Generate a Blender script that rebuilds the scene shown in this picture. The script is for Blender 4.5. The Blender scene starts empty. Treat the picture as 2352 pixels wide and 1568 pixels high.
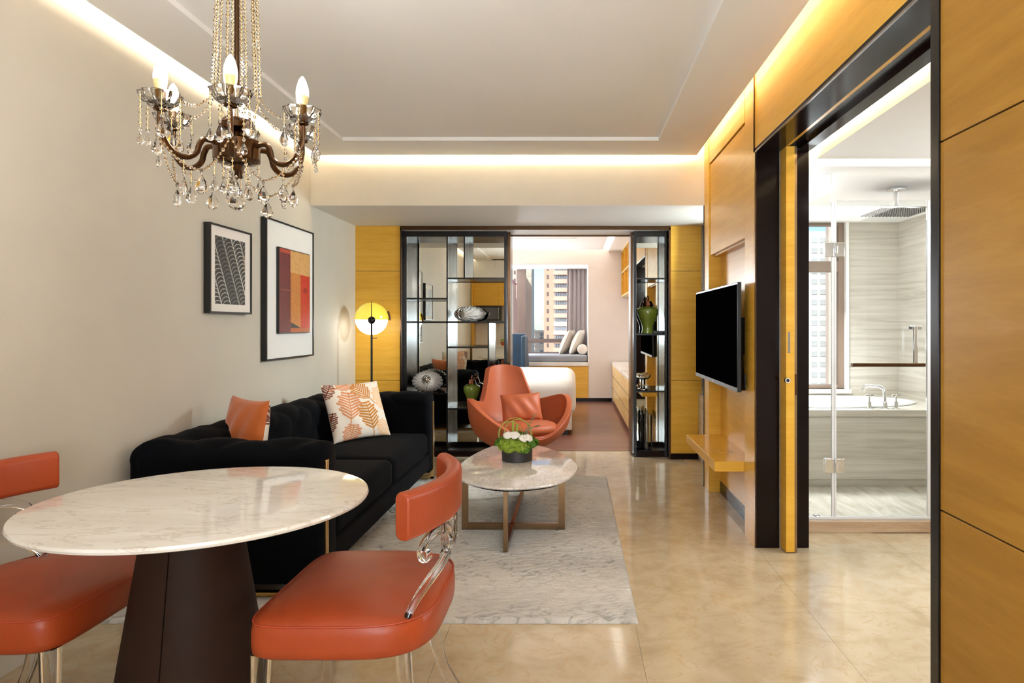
import bpy, bmesh, math, random
from math import sin, cos, pi, sqrt, atan2, radians, exp, floor
from mathutils import Vector, Matrix

random.seed(7)
SC = bpy.context.scene
COL = SC.collection

# ------------------------------------------------------------------ camera
cam = bpy.data.cameras.new('camera')
cam.lens = 24.0
cam.sensor_width = 36.0
cam.sensor_fit = 'HORIZONTAL'
cam.shift_x = -140.0 / 2352.0
cam.shift_y = -38.0 / 2352.0
cam.clip_start = 0.05
cam.clip_end = 3000
camo = bpy.data.objects.new('camera', cam)
camo.location = (0, 0, 1.3)
camo.rotation_euler = (pi / 2, 0, 0)
COL.objects.link(camo)
SC.camera = camo

# ------------------------------------------------------------------ exposure
SC.view_settings.view_transform = 'Standard'
SC.view_settings.look = 'None'
SC.view_settings.gamma = 1.0
SC.view_settings.use_curve_mapping = False
SC.view_settings.exposure = 1.28
SC.cycles.use_denoising = True
SC.cycles.max_bounces = 10
SC.cycles.diffuse_bounces = 5
SC.cycles.glossy_bounces = 4
SC.cycles.transmission_bounces = 9
SC.cycles.transparent_max_bounces = 16
SC.cycles.sample_clamp_indirect = 6.0
SC.cycles.caustics_reflective = False
SC.cycles.caustics_refractive = False
SC.cycles.blur_glossy = 0.5
SC.cycles.use_adaptive_sampling = True
SC.cycles.adaptive_threshold = 0.02

# ------------------------------------------------------------------ sky, sun
W = bpy.data.worlds.new('sky')
SC.world = W
W.use_nodes = True
wn = W.node_tree
wn.nodes.clear()
wo = wn.nodes.new('ShaderNodeOutputWorld')
bg = wn.nodes.new('ShaderNodeBackground')
sk = wn.nodes.new('ShaderNodeTexSky')
sk.sky_type = 'NISHITA'
sk.sun_disc = False
sk.sun_elevation = radians(38)
sk.sun_rotation = radians(200)
sk.air_density = 0.7
sk.dust_density = 0.6
sk.ozone_density = 1.0
bg.inputs['Strength'].default_value = 0.085
wn.links.new(sk.outputs[0], bg.inputs[0])
wn.links.new(bg.outputs[0], wo.inputs[0])


def add_light(name, kind, loc, direction, power, color=(1, 1, 1), sx=1.0, sy=1.0):
    l = bpy.data.lights.new(name, kind)
    l.energy = power
    l.color = color
    if kind == 'AREA':
        l.shape = 'RECTANGLE'
        l.size = sx
        l.size_y = sy
    o = bpy.data.objects.new(name, l)
    o.location = loc
    d = Vector(direction).normalized()
    o.rotation_euler = d.to_track_quat('-Z', 'Y').to_euler()
    COL.objects.link(o)
    return o


sun = add_light('sun', 'SUN', (0, -20, 40), (0.30, 0.80, -0.52), 1.6, (1.0, 0.93, 0.85))
sun.data.angle = radians(1)

WARM = (1.0, 0.91, 0.75)
SOFT = (1.0, 0.97, 0.93)
DAY = (0.90, 0.95, 1.0)


def strip(name, p0, p1, aim, power, color=WARM, w=0.03):
    """LED strip lying in a cove: a long thin area light from p0 to p1 shining along aim."""
    a, b = Vector(p0), Vector(p1)
    l = bpy.data.lights.new(name, 'AREA')
    l.shape = 'RECTANGLE'
    l.size = (b - a).length
    l.size_y = w
    l.energy = power
    l.color = color
    o = bpy.data.objects.new(name, l)
    z = -Vector(aim).normalized()
    x = (b - a).normalized()
    z = (z - x * z.dot(x)).normalized()
    y = z.cross(x)
    m = Matrix((x, y, z)).transposed().to_4x4()
    m.translation = (a + b) / 2
    o.matrix_world = m
    COL.objects.link(o)
    return o


# cove strips of the living room (hidden on top of the dropped ceiling)
strip('cove_strip_left', (-1.972, -1.9, 2.77), (-1.972, 5.3, 2.77), (-1, 0, -0.1), 13)
strip('cove_strip_beam', (-1.95, 5.34, 2.77), (0.9, 5.34, 2.77), (0, 1, -0.1), 11)
strip('cove_strip_right', (0.85, -1.9, 2.76), (0.85, 5.3, 2.76), (1, 0, 0.1), 24)
# bedroom coves
strip('cove_strip_bed_far', (-2.9, 11.28, 2.66), (0.45, 11.28, 2.66), (0, 1, 0.3), 9, SOFT)
strip('cove_strip_bed_right', (0.42, 7.4, 2.66), (0.42, 11.3, 2.66), (1, 0, 0.3), 8, SOFT)
# bathroom coves
strip('cove_strip_bath_left', (1.52, 1.8, 2.36), (1.52, 4.0, 2.36), (-1, 0, 0.3), 6, (1.0, 0.84, 0.55))
strip('cove_strip_bath_far', (1.5, 3.97, 2.36), (2.9, 3.97, 2.36), (0, 1, 0.3), 5, (1.0, 0.84, 0.55))
# added ceiling fill, set before the invented window behind the camera
add_light('rear_ceiling_fill', 'AREA', (0.1, -1.86, 1.35), (0, 0.6, 1), 88, (0.68, 0.85, 1.0), 1.7, 1.6)
# daylight in the bay, then unseen fill lamps added in bedroom and bathroom
add_light('daylight_bay', 'AREA', (-1.78, 12.36, 1.55), (0, -1, 0.25), 72, DAY, 1.15, 1.35)
add_light('bedroom_fill', 'AREA', (-1.6, 7.72, 2.555), (0.25, 0, -1), 48, SOFT, 1.0, 0.7)  # added fill hidden behind the wide rack, not a fixture
add_light('shower_fill', 'AREA', (2.62, 5.3, 2.252), (0, 0, -1), 5, DAY, 0.5, 0.9)  # added overhead fill for the shower, not a fixture
add_light('bath_side_fill', 'AREA', (3.0, 3.5, 1.6), (-1, 0, -0.1), 8, DAY, 0.75, 1.0)  # made-up side fill shining out through the bathroom doorway
add_light('tub_fill', 'AREA', (1.70, 5.85, 2.252), (-1, -0.25, -1.2), 120, DAY, 0.5, 0.9)  # added fill aimed through the glass partition into the sitting room
add_light('bath_fill', 'AREA', (2.3, 2.6, 2.28), (0, 0, -1), 6, SOFT, 0.8, 0.8)  # added overhead fill for the bath, not a fixture


# ------------------------------------------------------------------ materials
def s2l(c):
    c = c / 255.0
    return c / 12.92 if c <= 0.04045 else ((c + 0.055) / 1.055) ** 2.4


def C(r, g, b):
    return (s2l(r), s2l(g), s2l(b), 1.0)


MATS = {}


def new_mat(name):
    m = bpy.data.materials.new(name)
    m.use_nodes = True
    nt = m.node_tree
    b = nt.nodes['Principled BSDF']
    MATS[name] = m
    return m, nt, b


def pset(b, **k):
    names = dict(rough='Roughness', metal='Metallic', spec='Specular IOR Level', coat='Coat Weight', coatr='Coat Roughness',
                 trans='Transmission Weight', ior='IOR', sheen='Sheen Weight', sheenr='Sheen Roughness', emit='Emission Strength')
    for kk, v in k.items():
        b.inputs[names[kk]].default_value = v


def coords(nt, scale=(1, 1, 1), rot=(0, 0, 0), kind='Object'):
    tc = nt.nodes.new('ShaderNodeTexCoord')
    mp = nt.nodes.new('ShaderNodeMapping')
    mp.inputs['Scale'].default_value = scale
    mp.inputs['Rotation'].default_value = rot
    nt.links.new(tc.outputs[kind], mp.inputs['Vector'])
    return mp.outputs[0]


def noise(nt, vec, scale=5.0, detail=4.0, rough=0.55, dist=0.0):
    n = nt.nodes.new('ShaderNodeTexNoise')
    n.inputs['Scale'].default_value = scale
    n.inputs['Detail'].default_value = detail
    n.inputs['Roughness'].default_value = rough
    n.inputs['Distortion'].default_value = dist
    nt.links.new(vec, n.inputs['Vector'])
    return n.outputs['Fac']


def ramp(nt, fac, stops):
    r = nt.nodes.new('ShaderNodeValToRGB')
    while len(r.color_ramp.elements) > 1:
        r.color_ramp.elements.remove(r.color_ramp.elements[-1])
    r.color_ramp.elements[0].position = stops[0][0]
    r.color_ramp.elements[0].color = stops[0][1]
    for p, c in stops[1:]:
        e = r.color_ramp.elements.new(p)
        e.color = c
    nt.links.new(fac, r.inputs[0])
    return r.outputs[0]


def mixc(nt, fac, a, b, mode='MIX'):
    m = nt.nodes.new('ShaderNodeMix')
    m.data_type = 'RGBA'
    m.blend_type = mode
    for i, v in ((0, fac), (6, a), (7, b)):
        if hasattr(v, 'is_linked') or hasattr(v, 'links'):
            nt.links.new(v, m.inputs[i])
        else:
            m.inputs[i].default_value = v
    return m.outputs[2]


def bump(nt, b, fac, strength=0.2, dist=0.01):
    n = nt.nodes.new('ShaderNodeBump')
    n.inputs['Strength'].default_value = strength
    n.inputs['Distance'].default_value = dist
    nt.links.new(fac, n.inputs['Height'])
    nt.links.new(n.outputs[0], b.inputs['Normal'])


def randtone(nt, col, amount):
    oi = nt.nodes.new('ShaderNodeObjectInfo')
    r = ramp(nt, oi.outputs['Random'], [(0, (1 - amount,) * 3 + (1,)), (1, (1, 1, 1, 1))])
    return mixc(nt, 1.0, col, r, 'MULTIPLY')


def simple(name, col, rough=0.5, metal=0.0, vary=0.06, vscale=6.0, bumps=0.0, bscale=200.0, **k):
    m, nt, b = new_mat(name)
    v = coords(nt)
    n = noise(nt, v, vscale, 3.0)
    lo = tuple(c * (1 - vary) for c in col[:3]) + (1,)
    hi = tuple(min(1, c * (1 + vary)) for c in col[:3]) + (1,)
    nt.links.new(ramp(nt, n, [(0.3, lo), (0.7, hi)]), b.inputs['Base Color'])
    pset(b, rough=rough, metal=metal, **k)
    if bumps:
        bump(nt, b, noise(nt, v, bscale, 2.0), bumps, 0.002)
    return m


def wood(name, lo, mid, hi, scale=(0.7, 0.7, 9.0), rough=0.34, coat=0.04, tone=0.08, rot=(0, 0, 0), coatr=0.06):
    m, nt, b = new_mat(name)
    v = coords(nt, scale, rot)
    n1 = noise(nt, v, 2.2, 5.0, 0.6, 0.7)
    n2 = noise(nt, coords(nt, tuple(3.2 * s for s in scale), rot), 6.0, 4.0, 0.6, 0.3)
    c1 = ramp(nt, n1, [(0.25, lo), (0.5, mid), (0.75, hi)])
    c2 = ramp(nt, n2, [(0.3, (0.94, 0.93, 0.91, 1)), (0.6, (1, 1, 1, 1))])
    c = mixc(nt, 1.0, c1, c2, 'MULTIPLY')
    c = randtone(nt, c, tone)
    nt.links.new(c, b.inputs['Base Color'])
    pset(b, rough=rough, coat=coat, coatr=coatr, spec=0.22)
    return m


def stone(name, base, dark, light, scale=(1, 1, 1), nscale=3.0, rough=0.1, rot=(0, 0, 0), tone=0.04, vein=None, coat=0.0, vpos=0.5):
    m, nt, b = new_mat(name)
    v = coords(nt, scale, rot)
    n1 = noise(nt, v, nscale, 8.0, 0.62, 0.6)
    c = ramp(nt, n1, [(0.28, dark), (0.5, base), (0.72, light)])
    if vein:
        n2 = noise(nt, v, nscale * 1.7, 6.0, 0.6, 1.6)
        f = ramp(nt, n2, [(vpos - 0.035, (0, 0, 0, 1)), (vpos, (1, 1, 1, 1)), (vpos + 0.035, (0, 0, 0, 1))])
        c = mixc(nt, f, c, vein)
    c = randtone(nt, c, tone)
    nt.links.new(c, b.inputs['Base Color'])
    pset(b, rough=rough, coat=coat)
    return m


def glass(name, col=(1, 1, 1, 1), ior=1.5, rough=0.0):
    m, nt, b = new_mat(name)
    v = coords(nt)
    n = noise(nt, v, 3.0, 1.0)
    nt.links.new(ramp(nt, n, [(0, tuple(c * .985 for c in col[:3]) + (1,)), (1, col)]), b.inputs['Base Color'])
    pset(b, rough=rough, trans=1.0, ior=ior)
    return m


def pane(name, tint=(0.97, 0.99, 0.985, 1), refl=1.0, floor_=0.0):
    """thin clear sheet: transparent with a Fresnel reflection"""
    m = bpy.data.materials.new(name)
    m.use_nodes = True
    nt = m.node_tree
    nt.nodes.clear()
    out = nt.nodes.new('ShaderNodeOutputMaterial')
    tr = nt.nodes.new('ShaderNodeBsdfTransparent')
    gl = nt.nodes.new('ShaderNodeBsdfGlossy')
    gl.inputs['Roughness'].default_value = 0.0
    fr = nt.nodes.new('ShaderNodeFresnel')
    fr.inputs['IOR'].default_value = 1.45
    mx = nt.nodes.new('ShaderNodeMixShader')
    v = coords(nt)
    n = noise(nt, v, 1.0, 1.0)
    nt.links.new(ramp(nt, n, [(0, tuple(c * .99 for c in tint[:3]) + (1,)), (1, tint)]), tr.inputs[0])
    mu = nt.nodes.new('ShaderNodeMath')
    mu.operation = 'MULTIPLY_ADD'
    mu.inputs[1].default_value = refl
    mu.inputs[2].default_value = floor_
    nt.links.new(fr.outputs[0], mu.inputs[0])
    nt.links.new(mu.outputs[0], mx.inputs[0])
    nt.links.new(tr.outputs[0], mx.inputs[1])
    nt.links.new(gl.outputs[0], mx.inputs[2])
    nt.links.new(mx.outputs[0], out.inputs[0])
    MATS[name] = m
    return m


def glow(name, col, strength, base=(0.9, 0.9, 0.9, 1)):
    m, nt, b = new_mat(name)
    v = coords(nt)
    nt.links.new(ramp(nt, noise(nt, v, 4, 1), [(0, tuple(c * .97 for c in base[:3]) + (1,)), (1, base)]), b.inputs['Base Color'])
    b.inputs['Emission Color'].default_value = col
    pset(b, emit=strength, rough=0.3)
    return m


def printed(name, rough=0.6, weave=0.0):
    m, nt, b = new_mat(name)
    a = nt.nodes.new('ShaderNodeVertexColor')
    a.layer_name = 'Col'
    v = coords(nt)
    t = ramp(nt, noise(nt, v, 60, 2), [(0.2, (0.93, 0.93, 0.93, 1)), (0.8, (1, 1, 1, 1))])
    nt.links.new(mixc(nt, 1.0, a.outputs[0], t, 'MULTIPLY'), b.inputs['Base Color'])
    pset(b, rough=rough)
    if weave:
        bump(nt, b, noise(nt, v, 500, 1), weave, 0.001)
    return m


M = MATS
wood('yellow_wood', C(218, 163, 56), C(228, 175, 66), C(236, 187, 78), tone=0.06)
wood('pale_wood', C(205, 165, 95), C(222, 184, 115), C(232, 198, 135), rough=0.35, coat=0.3)
wood('near_wood', C(156, 110, 34), C(170, 122, 42), C(182, 135, 52), scale=(0.6, 0.6, 5.0), coat=0.05, tone=0.06, rough=0.45)
wood('bed_planks', C(104, 62, 50), C(128, 80, 64), C(146, 96, 78), scale=(1.0, 9.0, 9.0), rough=0.32, coat=0.25, tone=0.22, coatr=0.2)
simple('dark_lacquer', C(24, 13, 9), 0.14, vary=0.25, vscale=3.0, spec=0.14)
simple('black_metal', C(20, 17, 16), 0.25, vary=0.15, metal=0.3)
simple('bronze', C(92, 68, 48), 0.22, metal=1.0, vary=0.1)
simple('bronze_light', C(150, 122, 92), 0.3, metal=1.0, vary=0.08)
simple('smoked_metal', C(34, 28, 25), 0.28, vary=0.1, spec=0.1)
simple('brass', C(214, 172, 108), 0.25, metal=1.0, vary=0.06)
simple('chrome', C(225, 225, 225), 0.06, metal=1.0, vary=0.02)
simple('mirror', C(216, 216, 206), 0.0, metal=1.0, vary=0.005)
simple('wallpaper', C(203, 195, 180), 0.62, vary=0.045, vscale=1.4, bumps=0.12, bscale=120)
simple('beam_paint', C(226, 216, 198), 0.6, vary=0.02)
simple('ceiling_paint', C(243, 241, 237), 0.75, vary=0.012, vscale=1.0)
simple('white_paint', C(240, 238, 234), 0.6, vary=0.01)
simple('bedroom_paint', C(224, 213, 205), 0.7, vary=0.02)
stone('floor_marble', C(204, 185, 154), C(188, 166, 132), C(214, 198, 170), nscale=5.5, rough=0.10, tone=0.09, vein=C(198, 173, 136), vpos=0.40)
simple('grout', C(196, 170, 132), 0.5)
stone('bath_stone', C(196, 188, 175), C(172, 162, 148), C(212, 206, 195), scale=(0.5, 0.5, 13.0), nscale=2.2, rough=0.16, tone=0.06)
stone('shower_floor_stone', C(186, 178, 164), C(158, 148, 134), C(206, 200, 188), scale=(5.0, 1.0, 1.0), nscale=2.6, rough=0.2, rot=(0, 0, 0.6), tone=0.05)
stone('curb_stone', C(188, 160, 132), C(166, 136, 108), C(206, 182, 156), scale=(0.6, 1, 6), nscale=3.0, rough=0.2)
stone('table_marble', C(234, 229, 221), C(225, 218, 208), C(241, 238, 232), scale=(1.2, 3.4, 2.0), nscale=2.4, rough=0.06, rot=(0, 0, 0.5), vein=C(212, 203, 190), tone=0.0, vpos=0.42)
stone('coffee_marble', C(226, 221, 216), C(208, 201, 196), C(238, 235, 231), scale=(2.2, 1.2, 2.0), nscale=3.6, rough=0.07, rot=(0, 0, 0.9), vein=C(194, 186, 180), tone=0.0)
stone('counter_stone', C(226, 218, 208), C(210, 200, 188), C(236, 230, 222), scale=(1, 1, 1), nscale=3, rough=0.2)
simple('velvet', C(4, 5, 9), 0.85, vary=0.25, vscale=9, spec=0.1, sheen=0.012, sheenr=0.35, bumps=0.1, bscale=400)
simple('orange_leather', C(166, 69, 33), 0.40, spec=0.35, vary=0.08, vscale=5, bumps=0.08, bscale=320, coat=0.08, coatr=0.3)
simple('armchair_leather', C(176, 88, 52), 0.5, spec=0.3, vary=0.07, vscale=5, bumps=0.06, bscale=320)
simple('brown_leather', C(46, 30, 22), 0.6, vary=0.1, vscale=3, bumps=0.06, bscale=320, spec=0.15)
simple('orange_velvet', C(196, 96, 24), 0.7, vary=0.12, vscale=7, sheen=0.3)
simple('piping_thread', C(176, 66, 34), 0.5)
simple('white_linen', C(244, 241, 236), 0.8, vary=0.01, bumps=0.05, bscale=90)
simple('seat_grey_fabric', C(150, 152, 158), 0.85, vary=0.04, bumps=0.15, bscale=500)
simple('pillow_taupe', C(196, 184, 174), 0.85, vary=0.04, bumps=0.15, bscale=500)
simple('pillow_cream', C(214, 204, 190), 0.85, vary=0.04, bumps=0.15, bscale=500)
simple('bolster_cream', C(226, 212, 198), 0.85, vary=0.03, bumps=0.15, bscale=500)
simple('curtain_taupe', C(172, 160, 158), 0.9, vary=0.03, bumps=0.1, bscale=400)
simple('blue_fabric', C(34, 66, 92), 0.7, vary=0.12, sheen=0.2)
simple('ceramic_white', C(212, 208, 204), 0.35, vary=0.03)
simple('silver_lattice', C(190, 182, 170), 0.2, metal=1.0, vary=0.1)
simple('green_glaze', C(124, 142, 52), 0.12, vary=0.22, vscale=5, coat=0.8, coatr=0.05)
simple('copper', C(150, 96, 70), 0.28, metal=1.0, vary=0.12)
simple('screen_black', C(4, 4, 5), 0.4, vary=0.05, spec=0.0)
simple('plastic_black', C(14, 14, 15), 0.35, vary=0.05)
simple('plastic_grey', C(90, 90, 94), 0.35)
simple('pot_black', C(52, 50, 52), 0.5, vary=0.06)
simple('tub_white', C(238, 240, 242), 0.12, vary=0.01, coat=0.5)
simple('leaf_green', C(150, 176, 52), 0.55, vary=0.35, vscale=40)
simple('leaf_dark', C(86, 132, 30), 0.55, vary=0.35, vscale=40)
simple('leaf_pale', C(176, 190, 84), 0.55, vary=0.2, vscale=30)
simple('leaf_grey', C(120, 128, 100), 0.6, vary=0.2)
simple('orchid_white', C(246, 243, 240), 0.5, vary=0.01, vscale=20)
simple('terracotta', C(190, 90, 50), 0.6)
simple('frame_black', C(18, 17, 18), 0.3, vary=0.05)
simple('mat_board', C(232, 230, 226), 0.8, vary=0.008)
simple('mat_cream', C(236, 229, 222), 0.8, vary=0.008)
simple('window_brown', C(118, 100, 92), 0.4, vary=0.06)
simple('bath_frame_brown', C(128, 106, 90), 0.4, vary=0.06)
simple('aluminium_white', C(232, 234, 238), 0.3, metal=0.2, vary=0.02)
simple('strip_metal', C(150, 144, 142), 0.25, metal=0.9, vary=0.05)
glass('acrylic', (0.97, 0.965, 0.955, 1), 1.45)
glass('crystal', (1.0, 0.985, 0.955, 1), 1.6)
glass('vase_glass', (0.97, 0.98, 0.97, 1), 1.45)
pane('window_glass', refl=0.2)
pane('dish_glass', (0.98, 0.98, 0.97, 1), 0.9, 0.2)
pane('shower_glass', (0.965, 0.985, 0.98, 1), 0.8)
pane('partition_glass', (0.90, 0.94, 0.93, 1))
glow('bulb_glow', (1.0, 0.97, 0.94, 1), 90.0)
simple('bulb_cream', C(238, 214, 150), 0.4, emit=0.0)
glow('opal_glow', (1.0, 0.95, 0.86, 1), 2.6)
glow('fill_blind_glow', (1.0, 0.95, 0.88, 1), 1.0)  # glow of the blind on the invented rear window
glow('panel_glow', (1.0, 0.95, 0.88, 1), 1.2)
simple('led_tape', C(250, 240, 220), 0.5)
m, nt, b = new_mat('lamp_dome')
v_ = coords(nt)
nt.links.new(ramp(nt, noise(nt, v_, 5, 2), [(0.3, C(196, 176, 40)), (0.7, C(214, 196, 60))]), b.inputs['Base Color'])
b.inputs['Emission Color'].default_value = C(206, 190, 50)
pset(b, emit=0.06, rough=0.18, trans=0.08, coat=0.5)
printed('print_fabric', 0.8, 0.1)
printed('print_art', 0.45)
# rug
m, nt, b = new_mat('rug_pile')
va_ = nt.nodes.new('ShaderNodeVertexColor')
va_.layer_name = 'Col'
t_ = ramp(nt, noise(nt, coords(nt), 90, 3.0, 0.7), [(0.25, (0.84, 0.84, 0.84, 1)), (0.75, (1, 1, 1, 1))])
nt.links.new(mixc(nt, 1.0, va_.outputs[0], t_, 'MULTIPLY'), b.inputs['Base Color'])
pset(b, rough=0.95, sheen=0.15)
bump(nt, b, noise(nt, coords(nt), 160, 3.0, 0.7), 0.5, 0.006)
# city
simple('tower_pink', C(230, 184, 160), 0.8, vary=0.05, vscale=0.1)
simple('tower_balcony', C(236, 198, 178), 0.8, vary=0.04, vscale=0.1)
simple('city_pale', C(230, 220, 204), 0.8, vary=0.05, vscale=0.1)
simple('city_rose', C(230, 206, 192), 0.8, vary=0.05, vscale=0.1)
simple('city_white', C(232, 230, 224), 0.8, vary=0.04, vscale=0.1)
simple('city_roof', C(176, 110, 120), 0.8)
simple('city_glass', C(130, 140, 152), 0.2, vary=0.15, vscale=0.3)
simple('city_glass_dark', C(120, 108, 110), 0.3, vary=0.15, vscale=0.3)
simple('city_pane_pale', C(196, 200, 202), 0.3, vary=0.08, vscale=0.3)
simple('city_ground', C(190, 184, 176), 0.9, vary=0.1, vscale=0.05)


# ------------------------------------------------------------------ mesh helpers
def chain_loc(p):
    t = Vector((0, 0, 0))
    while p is not None:
        t = t + Vector(p.location)
        p = p.parent
    return t


class MB:
    """collects shapes; build() links them as ONE mesh object"""

    def __init__(s):
        s.v = []
        s.f = []
        s.c = []

    def add(s, vs, fs, col=None):
        o = len(s.v)
        s.v.extend([tuple(p) for p in vs])
        s.f.extend([tuple(i + o for i in f) for f in fs])
        if col is not None:
            s.c.extend(col)
        return s

    def box(s, x0, x1, y0, y1, z0, z1):
        vs = [(x, y, z) for z in (z0, z1) for y in (y0, y1) for x in (x0, x1)]
        fs = [(0, 2, 3, 1), (4, 5, 7, 6), (0, 1, 5, 4), (2, 6, 7, 3), (0, 4, 6, 2), (1, 3, 7, 5)]
        return s.add(vs, fs)

    def lathe(s, prof, c=(0, 0, 0), n=24, sx=1.0, sy=1.0, cap0=True, cap1=True, fn=None):
        vs, fs = [], []
        for i, (r, z) in enumerate(prof):
            for k in range(n):
                a = 2 * pi * k / n
                rr = r if fn is None else fn(r, a, i)
                vs.append((c[0] + rr * cos(a) * sx, c[1] + rr * sin(a) * sy, c[2] + z))
        for i in range(len(prof) - 1):
            for k in range(n):
                k2 = (k + 1) % n
                fs.append((i * n + k, i * n + k2, (i + 1) * n + k2, (i + 1) * n + k))
        if cap0:
            fs.append(tuple(reversed(range(n))))
        if cap1:
            fs.append(tuple((len(prof) - 1) * n + k for k in range(n)))
        return s.add(vs, fs)

    def sweep(s, pts, prof, up=(0, 0, 1), closed=False, scale=None, cap=True):
        """prof: list of (a,b) offsets: a along side, b along up"""
        P = [Vector(p) for p in pts]
        n = len(P)
        m = len(prof)
        vs, fs = [], []
        upv = Vector(up)
        prev = None
        for i in range(n):
            if closed:
                t = P[(i + 1) % n] - P[i - 1]
            else:
                t = P[min(i + 1, n - 1)] - P[max(i - 1, 0)]
            t.normalize()
            side = t.cross(upv)
            if side.length < 0.05:
                side = prev if prev is not None else t.cross(Vector((1, 0, 0)))
            side = (side - t * side.dot(t)).normalized()
            if prev is not None and side.dot(prev) < 0:
                side = -side
            prev = side
            u = side.cross(t).normalized()
            k = 1.0 if scale is None else scale(i / max(1, n - 1))
            for a, b in prof:
                vs.append(P[i] + side * a * k + u * b * k)
        rng = n if closed else n - 1
        for i in range(rng):
            j = (i + 1) % n
            for k in range(m):
                k2 = (k + 1) % m
                fs.append((i * m + k, i * m + k2, j * m + k2, j * m + k))
        if cap and not closed:
            fs.append(tuple(reversed(range(m))))
            fs.append(tuple((n - 1) * m + k for k in range(m)))
        return s.add(vs, fs)

    def tube(s, pts, r, n=8, closed=False, scale=None, up=(0, 0, 1)):
        return s.sweep(pts, [(r * cos(2 * pi * k / n), r * sin(2 * pi * k / n)) for k in range(n)], up, closed, scale)

    def cyl(s, p0, p1, r0, r1=None, n=16):
        r1 = r0 if r1 is None else r1
        a, b = Vector(p0), Vector(p1)
        t = (b - a).normalized()
        x = t.orthogonal().normalized()
        y = t.cross(x)
        vs = []
        for P, r in ((a, r0), (b, r1)):
            for k in range(n):
                q = 2 * pi * k / n
                vs.append(P + x * r * cos(q) + y * r * sin(q))
        fs = [(k, (k + 1) % n, n + (k + 1) % n, n + k) for k in range(n)]
        fs += [tuple(reversed(range(n))), tuple(range(n, 2 * n))]
        return s.add(vs, fs)

    def ball(s, c, rx, ry=None, rz=None, nu=16, nv=10, fn=None):
        ry = rx if ry is None else ry
        rz = rx if rz is None else rz
        vs, fs = [], []
        for j in range(1, nv):
            t = pi * j / nv
            for i in range(nu):
                a = 2 * pi * i / nu
                d = (sin(t) * cos(a), sin(t) * sin(a), cos(t))
                k = 1.0 if fn is None else fn(d, a, t)
                vs.append((c[0] + rx * d[0] * k, c[1] + ry * d[1] * k, c[2] + rz * d[2] * k))
        top = len(vs)
        vs.append((c[0], c[1], c[2] + rz * (1.0 if fn is None else fn((0, 0, 1), 0, 0))))
        vs.append((c[0], c[1], c[2] - rz * (1.0 if fn is None else fn((0, 0, -1), 0, pi))))
        for j in range(nv - 2):
            for i in range(nu):
                i2 = (i + 1) % nu
                fs.append((j * nu + i, (j + 1) * nu + i, (j + 1) * nu + i2, j * nu + i2))
        for i in range(nu):
            i2 = (i + 1) % nu
            fs.append((top, i, i2))
            fs.append((top + 1, (nv - 2) * nu + i2, (nv - 2) * nu + i))
        return s.add(vs, fs)

    def grid(s, fn, nu, nv, closed_u=False, col=None):
        vs, fs, cs = [], [], []
        for j in range(nv + 1):
            for i in range(nu + (0 if closed_u else 1)):
                vs.append(fn(i / nu, j / nv))
                if col:
                    cs.append(col(i / nu, j / nv))
        w = nu if closed_u else nu + 1
        for j in range(nv):
            for i in range(nu):
                i2 = (i + 1) % w if closed_u else i + 1
                fs.append((j * w + i, j * w + i2, (j + 1) * w + i2, (j + 1) * w + i))
        return s.add(vs, fs, cs if col else None)

    def prism(s, outline, z0, z1, inset=0.0):
        n = len(outline)
        vs = [(x, y, z0) for x, y in outline] + [(x, y, z1) for x, y in outline]
        fs = [(k, (k + 1) % n, n + (k + 1) % n, n + k) for k in range(n)]
        fs += [tuple(reversed(range(n))), tuple(range(n, 2 * n))]
        return s.add(vs, fs)

    def quad(s, a, b, c, d):
        return s.add([a, b, c, d], [(0, 1, 2, 3)])

    def xf(s, mat):
        s.v = [tuple(mat @ Vector(p)) for p in s.v]
        return s

    def mesh(s, name, off=(0, 0, 0), angle=35):
        me = bpy.data.meshes.new(name)
        me.from_pydata([(x - off[0], y - off[1], z - off[2]) for x, y, z in s.v], [], s.f)
        me.update()
        bm = bmesh.new()
        bm.from_mesh(me)
        bmesh.ops.recalc_face_normals(bm, faces=bm.faces)
        bm.to_mesh(me)
        bm.free()
        if s.c:
            at = me.color_attributes.new('Col', 'FLOAT_COLOR', 'POINT')
            flat = []
            for c in s.c:
                flat.extend(c)
            at.data.foreach_set('color', flat)
        if angle > 0:
            me.polygons.foreach_set('use_smooth', [True] * len(me.polygons))
            me.set_sharp_from_angle(angle=radians(angle))
        return me

    def build(s, name, mat, parent=None, bevel=0.0, world=True, angle=35, segs=2, solid=0.0, sub=0):
        off = chain_loc(parent) if (world and parent is not None) else (0, 0, 0)
        me = s.mesh(name, off, angle)
        me.materials.append(M[mat])
        o = bpy.data.objects.new(name, me)
        COL.objects.link(o)
        if parent is not None:
            o.parent = parent
        if solid:
            q = o.modifiers.new('thickness', 'SOLIDIFY')
            q.thickness = solid
            q.offset = 0
        if bevel:
            q = o.modifiers.new('bevel', 'BEVEL')
            q.width = bevel
            q.segments = segs
            q.limit_method = 'ANGLE'
            q.angle_limit = radians(40)
        if sub:
            q = o.modifiers.new('sub', 'SUBSURF')
            q.levels = sub
            q.render_levels = sub
        return o


def tag(o, label, cat, group=None, kind=None):
    o['label'] = label
    o['category'] = cat
    if group:
        o['group'] = group
    if kind:
        o['kind'] = kind
    return o


def thing(name, label, cat, loc=(0, 0, 0), rz=0.0, group=None, kind=None):
    o = bpy.data.objects.new(name, None)
    o.empty_display_size = 0.1
    COL.objects.link(o)
    o.location = loc
    o.rotation_euler = (0, 0, rz)
    return tag(o, label, cat, group, kind)


def struct(name, mb, mat, label, cat, bevel=0.0):
    o = mb.build(name, mat, None, bevel)
    return tag(o, label, cat, None, 'structure')


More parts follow.
